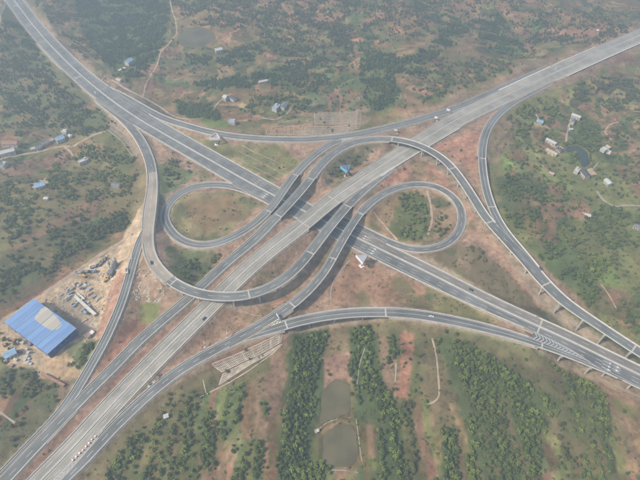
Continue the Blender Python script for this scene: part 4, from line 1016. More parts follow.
def lattice(quad, nu, nv, rw, label, m='lat'):
    m = 'lat'; rw *= .8
    TL, TR, BR, BL = [np.array(G(*q)[:2]) for q in quad]
    mb = MB()
    def pt(u, v):
        q = (TL*(1-u)+TR*u)*(1-v)+(BL*(1-u)+BR*u)*v; return q
    def beam(f, L, wd):
        n_ = max(2, int(L/1.6)); prev = None; base = len(mb.v)
        for t in range(n_+1):
            a = f(t/n_); b2 = f(min(1, t/n_+.01)) if t < n_ else None; 
            d = (f(min(1, t/n_+.02))-f(max(0, t/n_-.02))); d /= max(np.linalg.norm(d), 1e-6); nn = np.array((-d[1], d[0]))*wd/2
            zc = float(zlook(a[0], a[1]))
            for (s1, dz) in ((-1, -.4), (-1, .32), (1, .32), (1, -.4)): mb.v.append((a[0]+nn[0]*s1, a[1]+nn[1]*s1, zc+dz))
        for t in range(n_):
            q = base+t*4
            for c in range(4): mb.f.append((q+c, q+(c+1) % 4, q+4+(c+1) % 4, q+4+c)); mb.uv.append(None)
        mb.f.append((base+3, base+2, base+1, base)); mb.uv.append(None); q = base+n_*4; mb.f.append((q, q+1, q+2, q+3)); mb.uv.append(None)
    for k in range(nu+1):
        u = k/nu; beam(lambda t: pt(u, t), np.linalg.norm(pt(u, 1)-pt(u, 0)), rw*(1.8 if k % 6 == 0 else 1))
    for k in range(nv+1):
        v = k/nv; beam(lambda t: pt(t, v), np.linalg.norm(pt(1, v)-pt(0, v)), rw*(1.5 if k in (0, nv) else .8))
    bm_ = mb.build('slope_lattice', M[m]); tag(bm_, label, 'slope lattice')
lattice([(212, 364), (283, 334), (281, 342), (222, 372)], 44, 4, .75, 'upper tier of concrete ribs on the slope under the bottom ramp')
lattice([(223, 374), (280, 345), (272, 352), (219, 385)], 38, 3, .7, 'lower tapering tier of concrete ribs on the slope under the bottom ramp')
lattice([(314, 113), (355, 112), (356, 122), (315, 124)], 28, 7, .6, 'upper pale concrete grid on the slope above the top ramp', 'joint')
lattice([(305, 127), (357, 124), (350, 133), (304, 135)], 34, 5, .6, 'lower pale concrete grid on the slope just above the top ramp', 'joint')
lattice([(357, 111), (361, 111), (360, 128), (356, 129)], 1, 4, .6, 'narrow concrete stair drain right of the upper concrete grids', 'joint')
lattice([(268, 127), (302, 126), (303, 135), (266, 134)], 8, 1, .45, 'sparse pale frame on red earth left of the concrete grids', 'joint')
lattice([(111, 119), (128, 130), (121, 141), (108, 130)], 14, 3, .5, 'concrete frame on the slope beside the start of the left ramp', 'joint')
lattice([(129, 131), (143, 150), (134, 158), (122, 142)], 16, 3, .5, 'concrete frame on the slope outside the bend of the left ramp', 'joint')

# ------------------------------------------------------------------ billboards and road signs
def billboard(foot, side, ang, h0, ph, face, backm, label, roofed=False):
    x, y, z = G(*foot); t = empty('billboard', (x, y, z), ang, label=label, cat='billboard')
    MB().cyl((0, 0, -1), (0, 0, h0+ph*.6), .75, .6, 12).build('pole', M['steel'], t)
    MB().box(0, 0, -.6, 4.6, 4.6, 1.1).build('footing', M['panelr'], t)
    r_ = side/math.sqrt(3); V_ = [(r_*math.cos(R(a)), r_*math.sin(R(a))) for a in (-150, -30, 90)]
    for i in range(3):
        a, b_ = V_[i], V_[(i+1) % 3]; mb = MB(); cx, cy = (a[0]+b_[0])/2, (a[1]+b_[1])/2
        mb.box(cx, cy, h0, side-.1, .35, ph, math.atan2(b_[1]-a[1], b_[0]-a[0])); mb.build('panel', face if i == 0 else backm, t)
    mb = MB(); s_i = .93
    if not roofed:
        for zz in (h0+.5, h0+ph-.4):
            for i in range(3):
                a, b_ = V_[i], V_[(i+1) % 3]; mb.cyl((0, 0, zz), (a[0]*.9, a[1]*.9, zz), .12, .12, 6); mb.cyl((0, 0, zz), ((a[0]+b_[0])*.47, (a[1]+b_[1])*.47, zz), .1, .1, 6)
    for zz in ((h0+.6, h0+ph-.5) if roofed else ()):
        n0 = len(mb.v); mb.v += [(v[0]*s_i, v[1]*s_i, zz) for v in V_]+[(v[0]*s_i, v[1]*s_i, zz+.25) for v in V_]
        for f in ((n0+2, n0+1, n0), (n0+3, n0+4, n0+5), (n0, n0+1, n0+4, n0+3), (n0+1, n0+2, n0+5, n0+4), (n0+2, n0, n0+3, n0+5)): mb.f.append(f); mb.uv.append(None)
    mb.build('inner_frame', M['steel'], t)
billboard((216.5, 144.5), 13.5, R(2), 10, 3.6, M['panelw'], M['panelr'], 'white three sided billboard standing beside the top ramp')
billboard((345.5, 177), 12.0, R(-50), 11.5, 3.6, M['bluep'], M['bluep'], 'pale blue three sided billboard between ramp and grey expressway')
billboard((361.5, 266), 12.5, R(-58), 10.5, 3.2, M['panelw'], M['steel'], 'triangular billboard with one white face beside the dark expressway', True)
def road_sign(foot, ang, w_, h_, hp, m, label, arm=2.0, zb=None, backm='steel'):
    x, y, z = G(*foot); t = empty('road_sign', (x, y, z if zb is None else zb), ang, label=label, cat='road sign')
    MB().cyl((0, 0, -.6), (0, 0, hp+h_), .22, .18, 8).build('pole', M['steel'], t)
    MB().cyl((0, 0, hp+h_*.5), (arm+w_*.3, 0, hp+h_*.5), .14, .12, 6).build('arm', M['steel'], t)
    MB().box(arm, -.28, hp, w_, .14, h_).build('sign_panel', m, t)
    MB().box(0, 0, -.5, 2.2, 2.2, .75).build('footing', M['conc_l'], t)
road_sign((154, 382), R(125), 6.5, 4, 5, M['panelw'], 'white cantilever sign on the edge of the grey expressway by the bottom ramp', 2.5)
road_sign((149.3, 386), R(150), 3.6, 2.4, 1.2, M['green'], 'small green sign on the ground between grey expressway and bottom ramp', .4)
road_sign((228, 338), R(110), 4.5, 3, 4, M['panelw'], 'white sign on the upper edge of the ramp above the ribbed slope')
road_sign((205, 347.5), R(110), 3.5, 2.4, 3.5, M['panelw'], 'smaller pale sign on brown earth left of the white ramp sign')
road_sign((279, 322), R(120), 6, 3.6, 5, M['panelw'], 'slanting white sign in the gap where the two lower ramps split')
road_sign((449, 114), R(150), 5, 3.2, 4, M['panelw'], 'pale sign on the lower edge of the top ramp near its merge')
road_sign((437, 121), R(150), 4.6, 3.2, 3, M['panelw'], 'pale sign between the top ramp and the grey expressway')
road_sign((102, 79.5), R(120), 5, 3.2, 4, M['panelw'], 'pale sign at the upper edge of the dark expressway before the fork')
road_sign((397, 133.5), R(160), 4, 2.8, 3, M['panelw'], 'pale sign beside the deck joint of the curved ramp')
road_sign((598, 33), R(150), 4, 2.8, 3, M['panelw'], 'small pale sign beyond the grey expressway at the top right')
p = ROADS['A']['path']; i0, i1 = p.near(70, 455), p.near(90, 432)
barrel = None
for t in range(13):
    i = i0+int((i1-i0)*t/12); q = p.at(i, -(p.wr[i]+1.4+.25*(t % 3)))
    q = p.at(i, -(p.wr[i]-.6-.5*(t % 2)))
    if barrel is None:
        rt = empty('crash_barrel', (q[0], q[1], q[2]+.02)); MB().cyl((0, 0, 0), (0, 0, 1.3), .75, .6, 12).build('body', M['orange'], rt); MB().cyl((0, 0, 1.3), (0, 0, 1.42), .62, .5, 12).build('lid', M['panelw'], rt); barrel = rt
    else:
        rt = barrel.copy(); COL.objects.link(rt); rt.location = (q[0], q[1], q[2]+.02)
        for ch in barrel.children:
            c = ch.copy(); COL.objects.link(c); c.parent = rt
    tag(rt, 'orange crash barrel in the row along the striped wedge at the lower left', 'crash barrel', 'orange barrels beside the striped wedge')

# ------------------------------------------------------------------ buildings
def wdir(px, py, dx, dy):
    a = P(px, py, 3); b_ = P(px+dx, py+dy, 3); return math.atan2(b_[1]-a[1], b_[0]-a[0])
def house(px, py, d, L, W_, h, roof, label, kind='gable', wall='wall', name='house', nwin=3, cat='house'):
    L *= .9; W_ *= .88; x, y, z = G(px, py)
    for _ in range(2):                    # keep the floor on the ground while its roof sits at the traced pixel
        x, y, _z = P(px, py, z+h); z = float(zlook(x, y))
    ang = wdir(px, py, *d); t = empty(name, (x, y, z), ang, label=label, cat=cat)
    MB().box(0, 0, -1.5, L, W_, h+1.5).build('wall', M[wall], t)
    mb = MB()
    if kind == 'gable':
        o = .5; rh = W_*.24; a, b_ = L/2+o, W_/2+o; v = [(-a, -b_, h-.1), (a, -b_, h-.1), (a, 0, h+rh), (-a, 0, h+rh), (-a, b_, h-.1), (a, b_, h-.1)]
        v2 = [(p_[0], p_[1], p_[2]+.22) for p_ in v]; mb.v = v+v2
        mb.f = [(0, 3, 2, 1), (3, 4, 5, 2), (6, 7, 8, 9), (9, 8, 11, 10), (0, 1, 7, 6), (5, 4, 10, 11), (1, 2, 8, 7), (2, 5, 11, 8), (3, 0, 6, 9), (4, 3, 9, 10)]; mb.uv = [None]*10
        rf = mb.build('roof', M[roof], t)
        g = MB(); e = L/2-.02
        for s1 in (-1, 1):
            n0 = len(g.v); g.v += [(s1*e, -W_/2, h), (s1*e, W_/2, h), (s1*e, 0, h+rh*.92)]; g.f.append((n0, n0+1, n0+2)[::s1]); g.uv.append(None)
            g2 = g
        for gi in range(2):
            gg = MB(); gg.v = g.v[gi*3:gi*3+3]; gg.f = [(0, 1, 2)]; gg.uv = [None]; gg.build('gable', M[wall], t)
        MB().box(0, 0, h+rh+.12, L+1.0, .5, .22).build('ridge', M[roof], rf)
    else:
        rf = mb.box(0, 0, h+.004, L+.5, W_+.5, .3).build('roof', M[roof], t)
        for (cx, cy, sx, sy) in ((0, W_/2+.1, L+.5, .25), (0, -W_/2-.1, L+.5, .25), (L/2+.1, 0, .25, W_-.06), (-L/2-.1, 0, .25, W_-.06)):
            MB().box(cx, cy, h+.31, sx, sy, .6).build('parapet', M['wall'], rf)
        if L > 8: MB().box(L*.28, W_*.15, h+.31, 2.6, 2.4, 2.1).build('stair_head', M[wall], rf)
    fy = -W_/2-.03
    for s1, ff in ((1, fy), (-1, -fy)):
        for q in range(nwin):
            cx = (q-(nwin-1)/2)*L/nwin
            if q == nwin//2 and s1 == 1: MB().box(cx, ff, 0, 1.2, .1, 2.2).build('door', M['brick'], t); continue
            w_ = MB().box(cx, ff, 1.0, 1.4, .1, 1.3).build('window', M['glass'], t); MB().box(cx, ff-.06*s1, .88, 1.7, .24, .1).build('sill', M['conc_l'], w_)
            if h > 5: w_ = MB().box(cx, ff, 4.0, 1.4, .1, 1.3).build('window', M['glass'], t); MB().box(cx, ff-.06*s1, 3.88, 1.7, .24, .1).build('sill', M['conc_l'], w_)
    return t
def slab(px, py, d, L, W_, m, label):
    x, y, z = G(px, py); o = MB().box(0, 0, -2.0, L, W_, 2.25).build('paved_yard', M[m]); o.location = (x, y, z); o.rotation_euler = (0, 0, wdir(px, py, *d)); tag(o, label, kind='structure')
HS = [
 (129, 61.5, (3, -2), 13, 9, 5, 'bluel', 'house with pale blue roof at the edge of the top left forest', 'gable'),
 (119, 79.5, (3, 1), 9, 6, 3.5, 'tan', 'small tan roofed hut by the track above the dark expressway', 'gable'),
 (218.5, 49.5, (5, -1), 12, 9, 5, 'roofw', 'white roofed house alone on the hazy hillside at the top', 'gable'),
 (225.5, 96.5, (3, 1), 6, 9, 5.5, 'roofw', 'white half of the twin roofed house in the orange field', 'gable'),
 (233, 97.5, (4, 2), 10, 7, 5, 'roofd', 'dark blue grey half of the twin roofed house', 'gable'),
 (232, 121, (5, 1), 11, 6.5, 4, 'bluel', 'low pale blue roofed house beside the green patch above the white billboard', 'flat'),
 (276, 106.5, (3, -3), 12, 8.5, 5.5, 'bluel', 'pale blue roofed house between two red plots', 'flat'),
 (284, 105, (3, -4), 14, 7, 5, 'roofg', 'dark grey roofed building joined to the pale blue one', 'gable'),
 (263, 81, (5, -1), 14, 4.5, 3, 'roofw', 'long low white shed on the wooded hillside at the top', 'gable'),
 (5, 151.5, (8, -2), 24, 8, 5, 'roofw', 'long pale grey building at the left edge above the tan track', 'gable'),
 (10, 142.5, (6, 0), 22, 9, 4, 'brick', 'long brown roofed building behind the pale one at the left edge', 'gable'),
 (3, 164, (4, 1), 9, 9, 4, 'roofg', 'grey roofed house at the left edge below the tan track', 'flat'),
 (33, 148.5, (4, -1), 7, 5, 3.5, 'roofw', 'small white roofed house, left of the pair on the village track', 'flat'),
 (38, 147, (4, -2), 7, 6, 4, 'roofg', 'small grey roofed house, right of the pair on the village track', 'gable'),
 (45, 142.5, (5, -2), 11, 6, 4, 'roofg', 'grey roofed house between the small pair and the blue roof', 'gable'),
 (50.5, 140, (4, -2), 7, 5, 3.5, 'tan', 'tan roofed shed touching the bright blue roofed house', 'gable'),
 (59.5, 138, (5, -2), 11.5, 9.5, 5.5, 'bluel', 'house with bright pale blue roof at the junction of the tan tracks', 'gable'),
 (64.5, 131, (5, 1), 9, 6, 4.5, 'roofw', 'white roofed house above the bright blue roofed one', 'flat'),
 (70, 135.5, (2, 3), 6, 4, 3, 'roofw', 'tiny white shed right of the village blue roof', 'gable'),
 (39.5, 184.5, (5, -1.5), 12, 9, 4.5, 'bluel', 'lone blue roofed house in trees below the brown field', 'gable'),
 (46, 198, (3, 0), 5, 4, 3, 'roofw', 'tiny white hut in trees below the lone blue roofed house', 'gable'),
 (83, 160.5, (5, -2), 13, 6, 4, 'roofw', 'white roofed house at the right end of the brown field', 'flat'),
 (116, 184.5, (5, 1), 11, 6, 3.5, 'roofg', 'grey roofed house in trees left of the dusty ramp', 'gable'),
 (540, 121, (4, 1), 9, 6.5, 4.5, 'bluel', 'teal and white roofed house nearest the right ramp', 'gable'),
 (576.5, 115.5, (4, 1.5), 13, 5.5, 4.5, 'roofw', 'long white roofed house at the top of the red lane', 'gable'),
 (573, 121, (1, -3), 8, 5, 4, 'roofg', 'mauve grey roofed house just below the long white one', 'gable'),
 (571, 129, (3, 0), 4.5, 3.5, 3, 'roofw', 'tiny white hut halfway down the red lane', 'gable'),
 (551.5, 141, (4, 2), 15, 5, 4, 'roofw', 'long pale roofed barn, upper of the two left of the pond', 'gable'),
 (552, 151.5, (4, 2), 16, 5, 4, 'tan', 'long tan roofed barn, lower of the two left of the pond', 'gable'),
 (559.5, 149, (3, 2), 8, 5, 3.5, 'roofd', 'dark roofed shed between the tan barn and the pond', 'gable'),
 (604, 149, (3, -2), 8, 7, 4.5, 'roofw', 'white roofed house by the tree clump right of the pond', 'flat'),
 (608.5, 146.5, (3, 2), 6, 4.5, 3.5, 'tan', 'small tan roofed shed against the white house right of the pond', 'gable'),
 (585.5, 173, (3, 3.5), 12, 8, 5, 'roofd', 'dark roofed courtyard house below the pond', 'gable'),
 (577, 170, (2, -3), 9, 6, 4, 'roofw', 'pale roofed house left of the dark courtyard house', 'flat'),
 (608.5, 181.5, (3, 3), 9.5, 7, 4.5, 'roofw', 'bright white roofed house at the head of the curved lane', 'gable'),
 (551.5, 173, (3, 1), 6, 4, 3, 'tan', 'small tan hut alone in scrub left of the courtyard house', 'gable'),
 (638, 226, (3, 1), 8, 6, 4, 'roofg', 'grey roofed house at the right edge below the lane', 'gable'),
 (166, 416, (3, -1), 3.6, 3, 2.4, 'roofw', 'tiny white hut in brush under the bottom ramp', 'gable'),
 (317, 431, (2, -1), 3.2, 2.6, 2.2, 'roofw', 'tiny white pump hut at the corner of the ponds', 'flat'),
 (10, 353, (4, -2), 10, 7, 4, 'bluel', 'small pale blue roofed shed left of the big blue factory', 'gable'),
 (87.5, 335.5, (3, 2), 5, 4, 3, 'brick', 'small pinkish shed, left of the pair right of the factory', 'flat'),
 (91.5, 332.5, (3, 2), 5, 4, 3, 'panelr', 'small pale pink shed, right of the pair right of the factory', 'flat'),
]
for (px, py, d, L, W_, h, rf, lab, kd) in HS: house(px, py, d, L, W_, h, rf, lab, kd, wall='white' if rf in ('roofw', 'bluel') else 'wall', nwin=2 if L < 8 else 3, name='hut' if L < 7 else 'house', cat='hut' if L < 7 else 'house')
slab(124, 68, (5, -2.2), 20, 4, 'conc_l', 'pale concrete yard strip below the forest edge house')
slab(40, 183.5, (5, -1.5), 19, 13, 'dirt', 'tan yard around the lone blue roofed house')
slab(588, 171, (3, 3.5), 17, 15, 'dirt', 'tan courtyard round the dark roofed house')
slab(586, 215, (4, 1), 11, 6, 'conc_l', 'pale threshing floor in the red plot on the right')
slab(555, 146, (4, 2), 20, 9, 'dirt', 'tan yard between the two long barns')
slab(605, 151, (3, 1), 14, 9, 'conc_l', 'pale yard around the house right of the pond')
slab(45, 181, (4, -1.5), 9, 5, 'tan', 'tan drying floor above the lone blue roofed house')
slab(0, 156, (8, -2), 16, 5, 'dirt', 'tan yard by the long building')

# the big blue roofed factory
zf = G(40, 330)[2]; hf = 8.5
cr = [P(*q, zf+hf)[:2] for q in ((8.5, 319), (37.5, 297), (72, 331.5), (44, 358))]
O_ = (cr[0]+cr[2])/2; ex = ((cr[1]-cr[0])+(cr[2]-cr[3]))/2; ey = ((cr[3]-cr[0])+(cr[2]-cr[1]))/2
Lx, Ly = np.linalg.norm(ex), np.linalg.norm(ey); fa = math.atan2(ex[1], ex[0])
fac = empty('factory', (O_[0], O_[1], zf), fa, label='large factory with a faded bright blue sheet roof beside the yard', cat='factory')
sgn = -1 if (ex[0]*ey[1]-ex[1]*ey[0]) < 0 else 1
MB().box(0, 0, -1, Lx-.6, Ly-.6, hf+.6).build('wall', M['blued'], fac)
nb = 4; bw = Ly/nb
def roofz(yy):
    u = ((yy+Ly/2) % bw)/bw; return hf+1.3*(1-abs(u-.5)*2)
rm = bpy.data.materials.new('faded_blue_sheet_roof'); rm.use_nodes = True; n = rm.node_tree; b = n.nodes['Principled BSDF']; b.inputs['Roughness'].default_value = .45
tc = n.nodes.new('ShaderNodeTexCoord'); mp = n.nodes.new('ShaderNodeMapping'); mp.inputs['Scale'].default_value = (.05, .35, 1); no = n.nodes.new('ShaderNodeTexNoise'); no.inputs['Detail'].default_value = 6; no.inputs['Scale'].default_value = 1
n.links.new(tc.outputs['Object'], mp.inputs[0]); n.links.new(mp.outputs[0], no.inputs['Vector'])
rp = n.nodes.new('ShaderNodeValToRGB'); rp.color_ramp.elements[0].position = .25; rp.color_ramp.elements[0].color = (.12, .23, .46, 1); rp.color_ramp.elements[1].position = .75; rp.color_ramp.elements[1].color = (.21, .33, .53, 1)
n.links.new(no.outputs[0], rp.inputs[0])
wv = n.nodes.new('ShaderNodeTexWave'); wv.bands_direction = 'X'; wv.inputs['Scale'].default_value = .35
n.links.new(tc.outputs['Object'], wv.inputs['Vector'])
vc = n.nodes.new('ShaderNodeAttribute'); vc.attribute_name = 'bare'
n3_ = n.nodes.new('ShaderNodeTexNoise'); n3_.inputs['Scale'].default_value = .25; n3_.inputs['Detail'].default_value = 5; n.links.new(tc.outputs['Object'], n3_.inputs['Vector'])
ad = n.nodes.new('ShaderNodeMath'); ad.operation = 'MULTIPLY_ADD'; ad.inputs[1].default_value = .7; n.links.new(n3_.outputs[0], ad.inputs[0]); n.links.new(vc.outputs['Fac'], ad.inputs[2])
m4 = n.nodes.new('ShaderNodeMapRange'); m4.inputs[1].default_value = .66; m4.inputs[2].default_value = 1.0; n.links.new(ad.outputs[0], m4.inputs[0])
mx = n.nodes.new('ShaderNodeMix'); mx.data_type = 'RGBA'; n.links.new(m4.outputs[0], mx.inputs[0]); n.links.new(rp.outputs[0], mx.inputs[6]); mx.inputs[7].default_value = (.44, .40, .33, 1)
n.links.new(mx.outputs[2], b.inputs['Base Color'])
mb = MB(); NX, NY = 40, 40; vals = []
ptch = [(34, 319), (41, 309), (46.5, 306), (63, 325), (58, 329), (52, 331), (44, 326.5)]
for jy in range(NY+1):
    for ix in range(NX+1):
        xx = -Lx/2-.4+(Lx+.8)*ix/NX; yy = -Ly/2+Ly*jy/NY; zz = roofz(min(max(yy, -Ly/2+.01), Ly/2-.01)); mb.v.append((xx, yy, zz))
        c, s1 = math.cos(fa), math.sin(fa); uu, vv_, _ = proj(O_[0]+xx*c-yy*s1, O_[1]+xx*s1+yy*c, zf+zz)
        vals.append(1.0 if inpoly(np.array([uu]), np.array([vv_]), ptch)[0] else 0.0)
for jy in range(NY):
    for ix in range(NX): q = jy*(NX+1)+ix; mb.f.append((q, q+1, q+NX+2, q+NX+1)); mb.uv.append(None)
ro = mb.build('roof', rm, fac)
va = np.array(vals).reshape(NY+1, NX+1)
for _ in range(2): va[1:-1, 1:-1] = (va[1:-1, 1:-1]*2+va[:-2, 1:-1]+va[2:, 1:-1]+va[1:-1, :-2]+va[1:-1, 2:])/6
at_ = ro.data.attributes.new('bare', 'FLOAT', 'POINT'); at_.data.foreach_set('value', va.ravel().astype(np.float32))
sol = ro.modifiers.new('thickness', 'SOLIDIFY'); sol.thickness = .25; sol.offset = -1
for k_ in range(nb+1):
    yy = -Ly/2+Ly*k_/nb; MB().box(0, yy, hf+.1 if 0 < k_ < nb else hf-.15, Lx+.9, .55, .22).build('gutter', M['bluel'], ro)
for s1 in (-1, 1):
    for k_ in range(5):
        MB().box(-Lx/2+(k_+.5)*Lx/5, s1*(Ly/2-.27), 4.2, 3.6, .12, 1.6).build('window', M['glass'], fac)
    MB().box(s1*(Lx/2-.27), 0, -.2, .12, 5, 5).build('door', M['steel'], fac)

# ------------------------------------------------------------------ the yard
def stack(px, py, d, L, W_, h, m, label, name='material_stack', group=None, cat='stack', tiers=2):
    x, y, z = G(px, py); t = empty(name, (x, y, z), wdir(px, py, *d), label=label, cat=cat, group=group)
    zz = -.5
    for k_ in range(tiers):
        f_ = 1-.14*k_; MB().box(random.uniform(-.2, .2), random.uniform(-.2, .2), zz, L*f_, W_*f_, h/tiers+(.5 if k_ == 0 else -.01), random.uniform(-.04, .04)).build('layer', M[m], t); zz += h/tiers+(.5 if k_ == 0 else 0)
    MB().box(0, 0, zz+.003, L*.5, .25, .15).build('strap', M['steel'], t)
    return t
def wheel_set(t, xs, yw, r_):
    for xx in xs:
        for s1 in (-1, 1): MB().cyl((xx, s1*yw, r_), (xx, s1*(yw-.28), r_), r_, r_, 12).build('wheel', M['rubber'], t)
def truck(px, py, d, m, label, L=8.5, bed='steel', zb=None):
    x, y, z = G(px, py); z = z if zb is None else zb
    t = empty('truck', (x, y, z), wdir(px, py, *d), label=label, cat='truck')
    wheel_set(t, (L*.36, -L*.18, -L*.34), 1.2, .5)
    MB().box(0, 0, .55, L, 1.6, .35).build('chassis', M['roofg'], t)
    cb = MB().box(L*.38, 0, .92, L*.22, 2.4, 1.9, 0, .9).build('cab', M[m], t); MB().box(L*.487, 0, 1.9, .08, 2.0, .7).build('windscreen', M['glass'], cb)
    bd = MB().box(-L*.12, 0, .93, L*.66, 2.45, .25).build('bed', M[bed], t)
    for (cx, cy, sx, sy) in ((-L*.12, 1.18, L*.66, .1), (-L*.12, -1.18, L*.66, .1), (-L*.445, 0, .1, 2.24), (L*.205, 0, .1, 2.24)): MB().box(cx, cy, 1.19, sx, sy, 1.1).build('side_board', M[bed], bd)
def car(px, py, d, m, label, zb=None):
    x, y, z = P(px, py, zb) if zb is not None else G(px, py)
    t = empty('car', (x, y, z+.02), wdir(px, py, *d), label=label, cat='car')
    mb = MB(); prof = [(-2.2, .35), (-2.25, .85), (-1.9, 1.0), (-1.35, 1.08), (1.0, 1.02), (1.9, .9), (2.2, .7), (2.2, .35)]
    for s1 in (-1, 1): mb.v += [(a, s1*.88, c) for a, c in prof]
    nn = len(prof); mb.f = [tuple(range(nn)), tuple(range(nn, 2*nn))[::-1]]+[(k_, nn+k_, nn+(k_+1) % nn, (k_+1) % nn) for k_ in range(nn)]; mb.uv = [None]*len(mb.f); mb.build('body', M[m], t)
    cb = MB().box(-.35, 0, 1.04, 2.5, 1.6, .5, 0, .74).build('cabin', M['glass'], t); MB().box(-.35, 0, 1.545, 1.7, 1.15, .05).build('roof', M[m], cb)
    wheel_set(t, (1.35, -1.35), .92, .33)
def excavator(px, py, d, label):
    x, y, z = G(px, py); t = empty('excavator', (x, y, z), wdir(px, py, *d), label=label, cat='excavator')
    for s1 in (-1, 1): MB().box(0, s1*1.2, 0, 4.2, .6, .9, 0, .9).build('track', M['rubber'], t)
    MB().box(-.5, 0, .95, 3.6, 2.7, 1.3, 0, .95).build('body', M['cary'], t); MB().box(.6, .8, 2.2, 1.4, 1.1, 1.0, 0, .85).build('cab', M['glass'], t)
    bo = MB().cyl((1, -.2, 1.8), (4.2, -.2, 4.4), .35, .28, 8).build('boom', M['cary'], t); MB().cyl((4.2, -.2, 4.4), (6.4, -.2, 1.6), .25, .2, 8).build('arm', M['cary'], bo); MB().box(6.4, -.2, .6, 1.0, 1.3, 1.1, 0, .7).build('bucket', M['roofg'], bo)
truck(80, 273, (4, 0), 'roofg', 'dark truck leftmost of the row parked beside the haul road')
truck(86.5, 272.3, (4, 0), 'card', 'dark truck in the middle of the row beside the haul road')
truck(93, 272.3, (4, -.3), 'carb', 'dark blue truck rightmost of the row beside the haul road')
truck(94.5, 267.3, (3, -1), 'roofd', 'dark truck alone between the parked row and the haul road')
truck(101, 264, (2, -2), 'brick', 'brown truck at the upper end of the yard')
truck(104, 261, (3, -2), 'card', 'black truck furthest up the yard')
truck(127.5, 272, (0, 3), 'carw', 'white truck standing by the narrow ramp', L=7)
excavator(85, 276.5, (3, 1), 'yellow excavator below the leftmost dark truck')
excavator(107, 280, (3, -2), 'yellow excavator below the grey mixing plant')
car(151.4, 263, (.5, 3), 'card', 'dark car on the dusty curve of the half circle ramp', 12.1)
car(131.5, 257.5, (-1, 3), 'carw', 'white car parked beside the narrow ramp')
p = ROADS['R4']['path']
def on_road(k, px, off, fn, *a):
    p = ROADS[k]['path']; i = p.near(*px); q = p.at(i, off); u, v, _ = proj(*q); return u, v, q[2]
for k, px, off, m, lab in (('B', (100, 91), -6.8, 'carw', 'white car on the dark expressway where the ramps fork at the top left'), ('A', (560, 70), 6, 'carw', 'white car on the grey expressway at the upper right'),
                           ('R9', (430, 316), 0, 'carw', 'white car on the bottom ramp right of its viaduct'), ('A', (200, 316), -5.5, 'card', 'dark car on the grey expressway below the half circle ramp'),
                           ('B', (470, 294), 5, 'card', 'dark car on the dark expressway below the right loop')):
    if m == 'none': continue
    u, v, z = on_road(k, px, off, None); pp = ROADS[k]['path']; i = pp.near(*px); u2, v2, _ = proj(*pp.at(min(i+2, pp.n-1), off)); u1, v1, _ = proj(*pp.at(i, off)); car(u, v, (u2-u1, v2-v1), m, lab, z)
# mixing plant: silos, hopper and conveyor
x, y, z = G(114, 271); t = empty('mixing_plant', (x, y, z), wdir(114, 271, 2, -3), label='pale grey mixing plant with silos and conveyor in the yard', cat='mixing plant')
for q, (a, b_) in enumerate(((0, 0), (3.6, .4), (7, -.2), (1.5, 3.8))):
    s1 = MB().cyl((a, b_, 0), (a, b_, 9+q), 1.5, 1.5, 14).build('silo', M['roofw' if q % 2 else 'steel'], t); MB().cyl((a, b_, 9+q), (a, b_, 10.2+q), 1.5, .3, 14).build('cone_top', M['steel'], s1)
MB().box(-5, 0, -.3, 5, 5, 5.5).build('hopper', M['roofg'], t); MB().cyl((-7, 1, .4), (-16, 2, 1.0), .8, .8, 6).build('conveyor', M['roofg'], t); MB().box(4, -4.2, -.3, 9, 3, 3).build('cabin', M['roofw'], t)
# long low sheds and walls of the yard
def longwall(a, b_, w_, h, m, name, label, cat):
    A_ = G(*a); B_ = G(*b_); L = math.dist(A_[:2], B_[:2]); an = math.atan2(B_[1]-A_[1], B_[0]-A_[0])
    t = empty(name, ((A_[0]+B_[0])/2, (A_[1]+B_[1])/2, min(A_[2], B_[2])), an, label=label, cat=cat)
    MB().box(0, 0, -1, L, w_, h+1).build('wall', M[m], t); MB().box(0, 0, h+.004, L+.4, w_+.4, .2).build('coping', M['brick' if m == 'brick' else 'conc_l'], t)
longwall((64, 285.5), (96, 316), 2.6, 2.8, 'conc', 'storage_shed', 'long narrow grey shed running diagonally across the yard', 'shed')
longwall((68, 284), (85, 300), 1.2, 2.0, 'conc_l', 'bay_wall', 'short pale wall parallel to the long narrow shed', 'wall')
longwall((43, 375), (65, 386.5), 2.0, 3.2, 'brick', 'retaining_wall', 'dark red retaining wall below the tan earth bank', 'wall')
rg = random.Random(5)
yardpoly = [(58, 295), (75, 283), (92, 280), (100, 300), (96, 312), (85, 322), (72, 310)]
cnt = 0
while cnt < 34:
    px, py = rg.uniform(54, 104), rg.uniform(276, 325)
    if not inpoly(np.array([px]), np.array([py]), yardpoly)[0]: continue
    m = rg.choice(['conc', 'conc', 'wall', 'wall', 'roofg', 'tan', 'tan', 'steel', 'bluel']); stack(px, py, rg.choice([(3, 3), (3, -2)]), rg.uniform(2, 6), rg.uniform(1.2, 2.6), rg.uniform(.8, 2.2), m,
        'stack of building material among many in the yard right of the blue factory', group='material stacks in the yard'); cnt += 1
for q, (px, py) in enumerate(((27, 349.5), (28.5, 353), (27, 356.5), (29.5, 359), (28, 362.5), (25.5, 360), (31, 364))):
    stack(px, py, (3, 1), rg.uniform(2.2, 3.6), rg.uniform(1.8, 2.6), 1.6, 'roofw', 'white crate stack in the short column left of the blue factory', group='white crate stacks left of the factory')
for q, (px, py) in enumerate(((5, 345), (14, 340), (20, 352), (16, 360), (6, 362), (22, 343), (12, 366), (30, 345))):
    stack(px, py, (3, 1), rg.uniform(3, 6), rg.uniform(2, 3), 1.8, rg.choice(['roofg', 'conc', 'brick']), 'dull stack of scrap in the dark yard left of the blue factory', group='scrap stacks left of the factory')
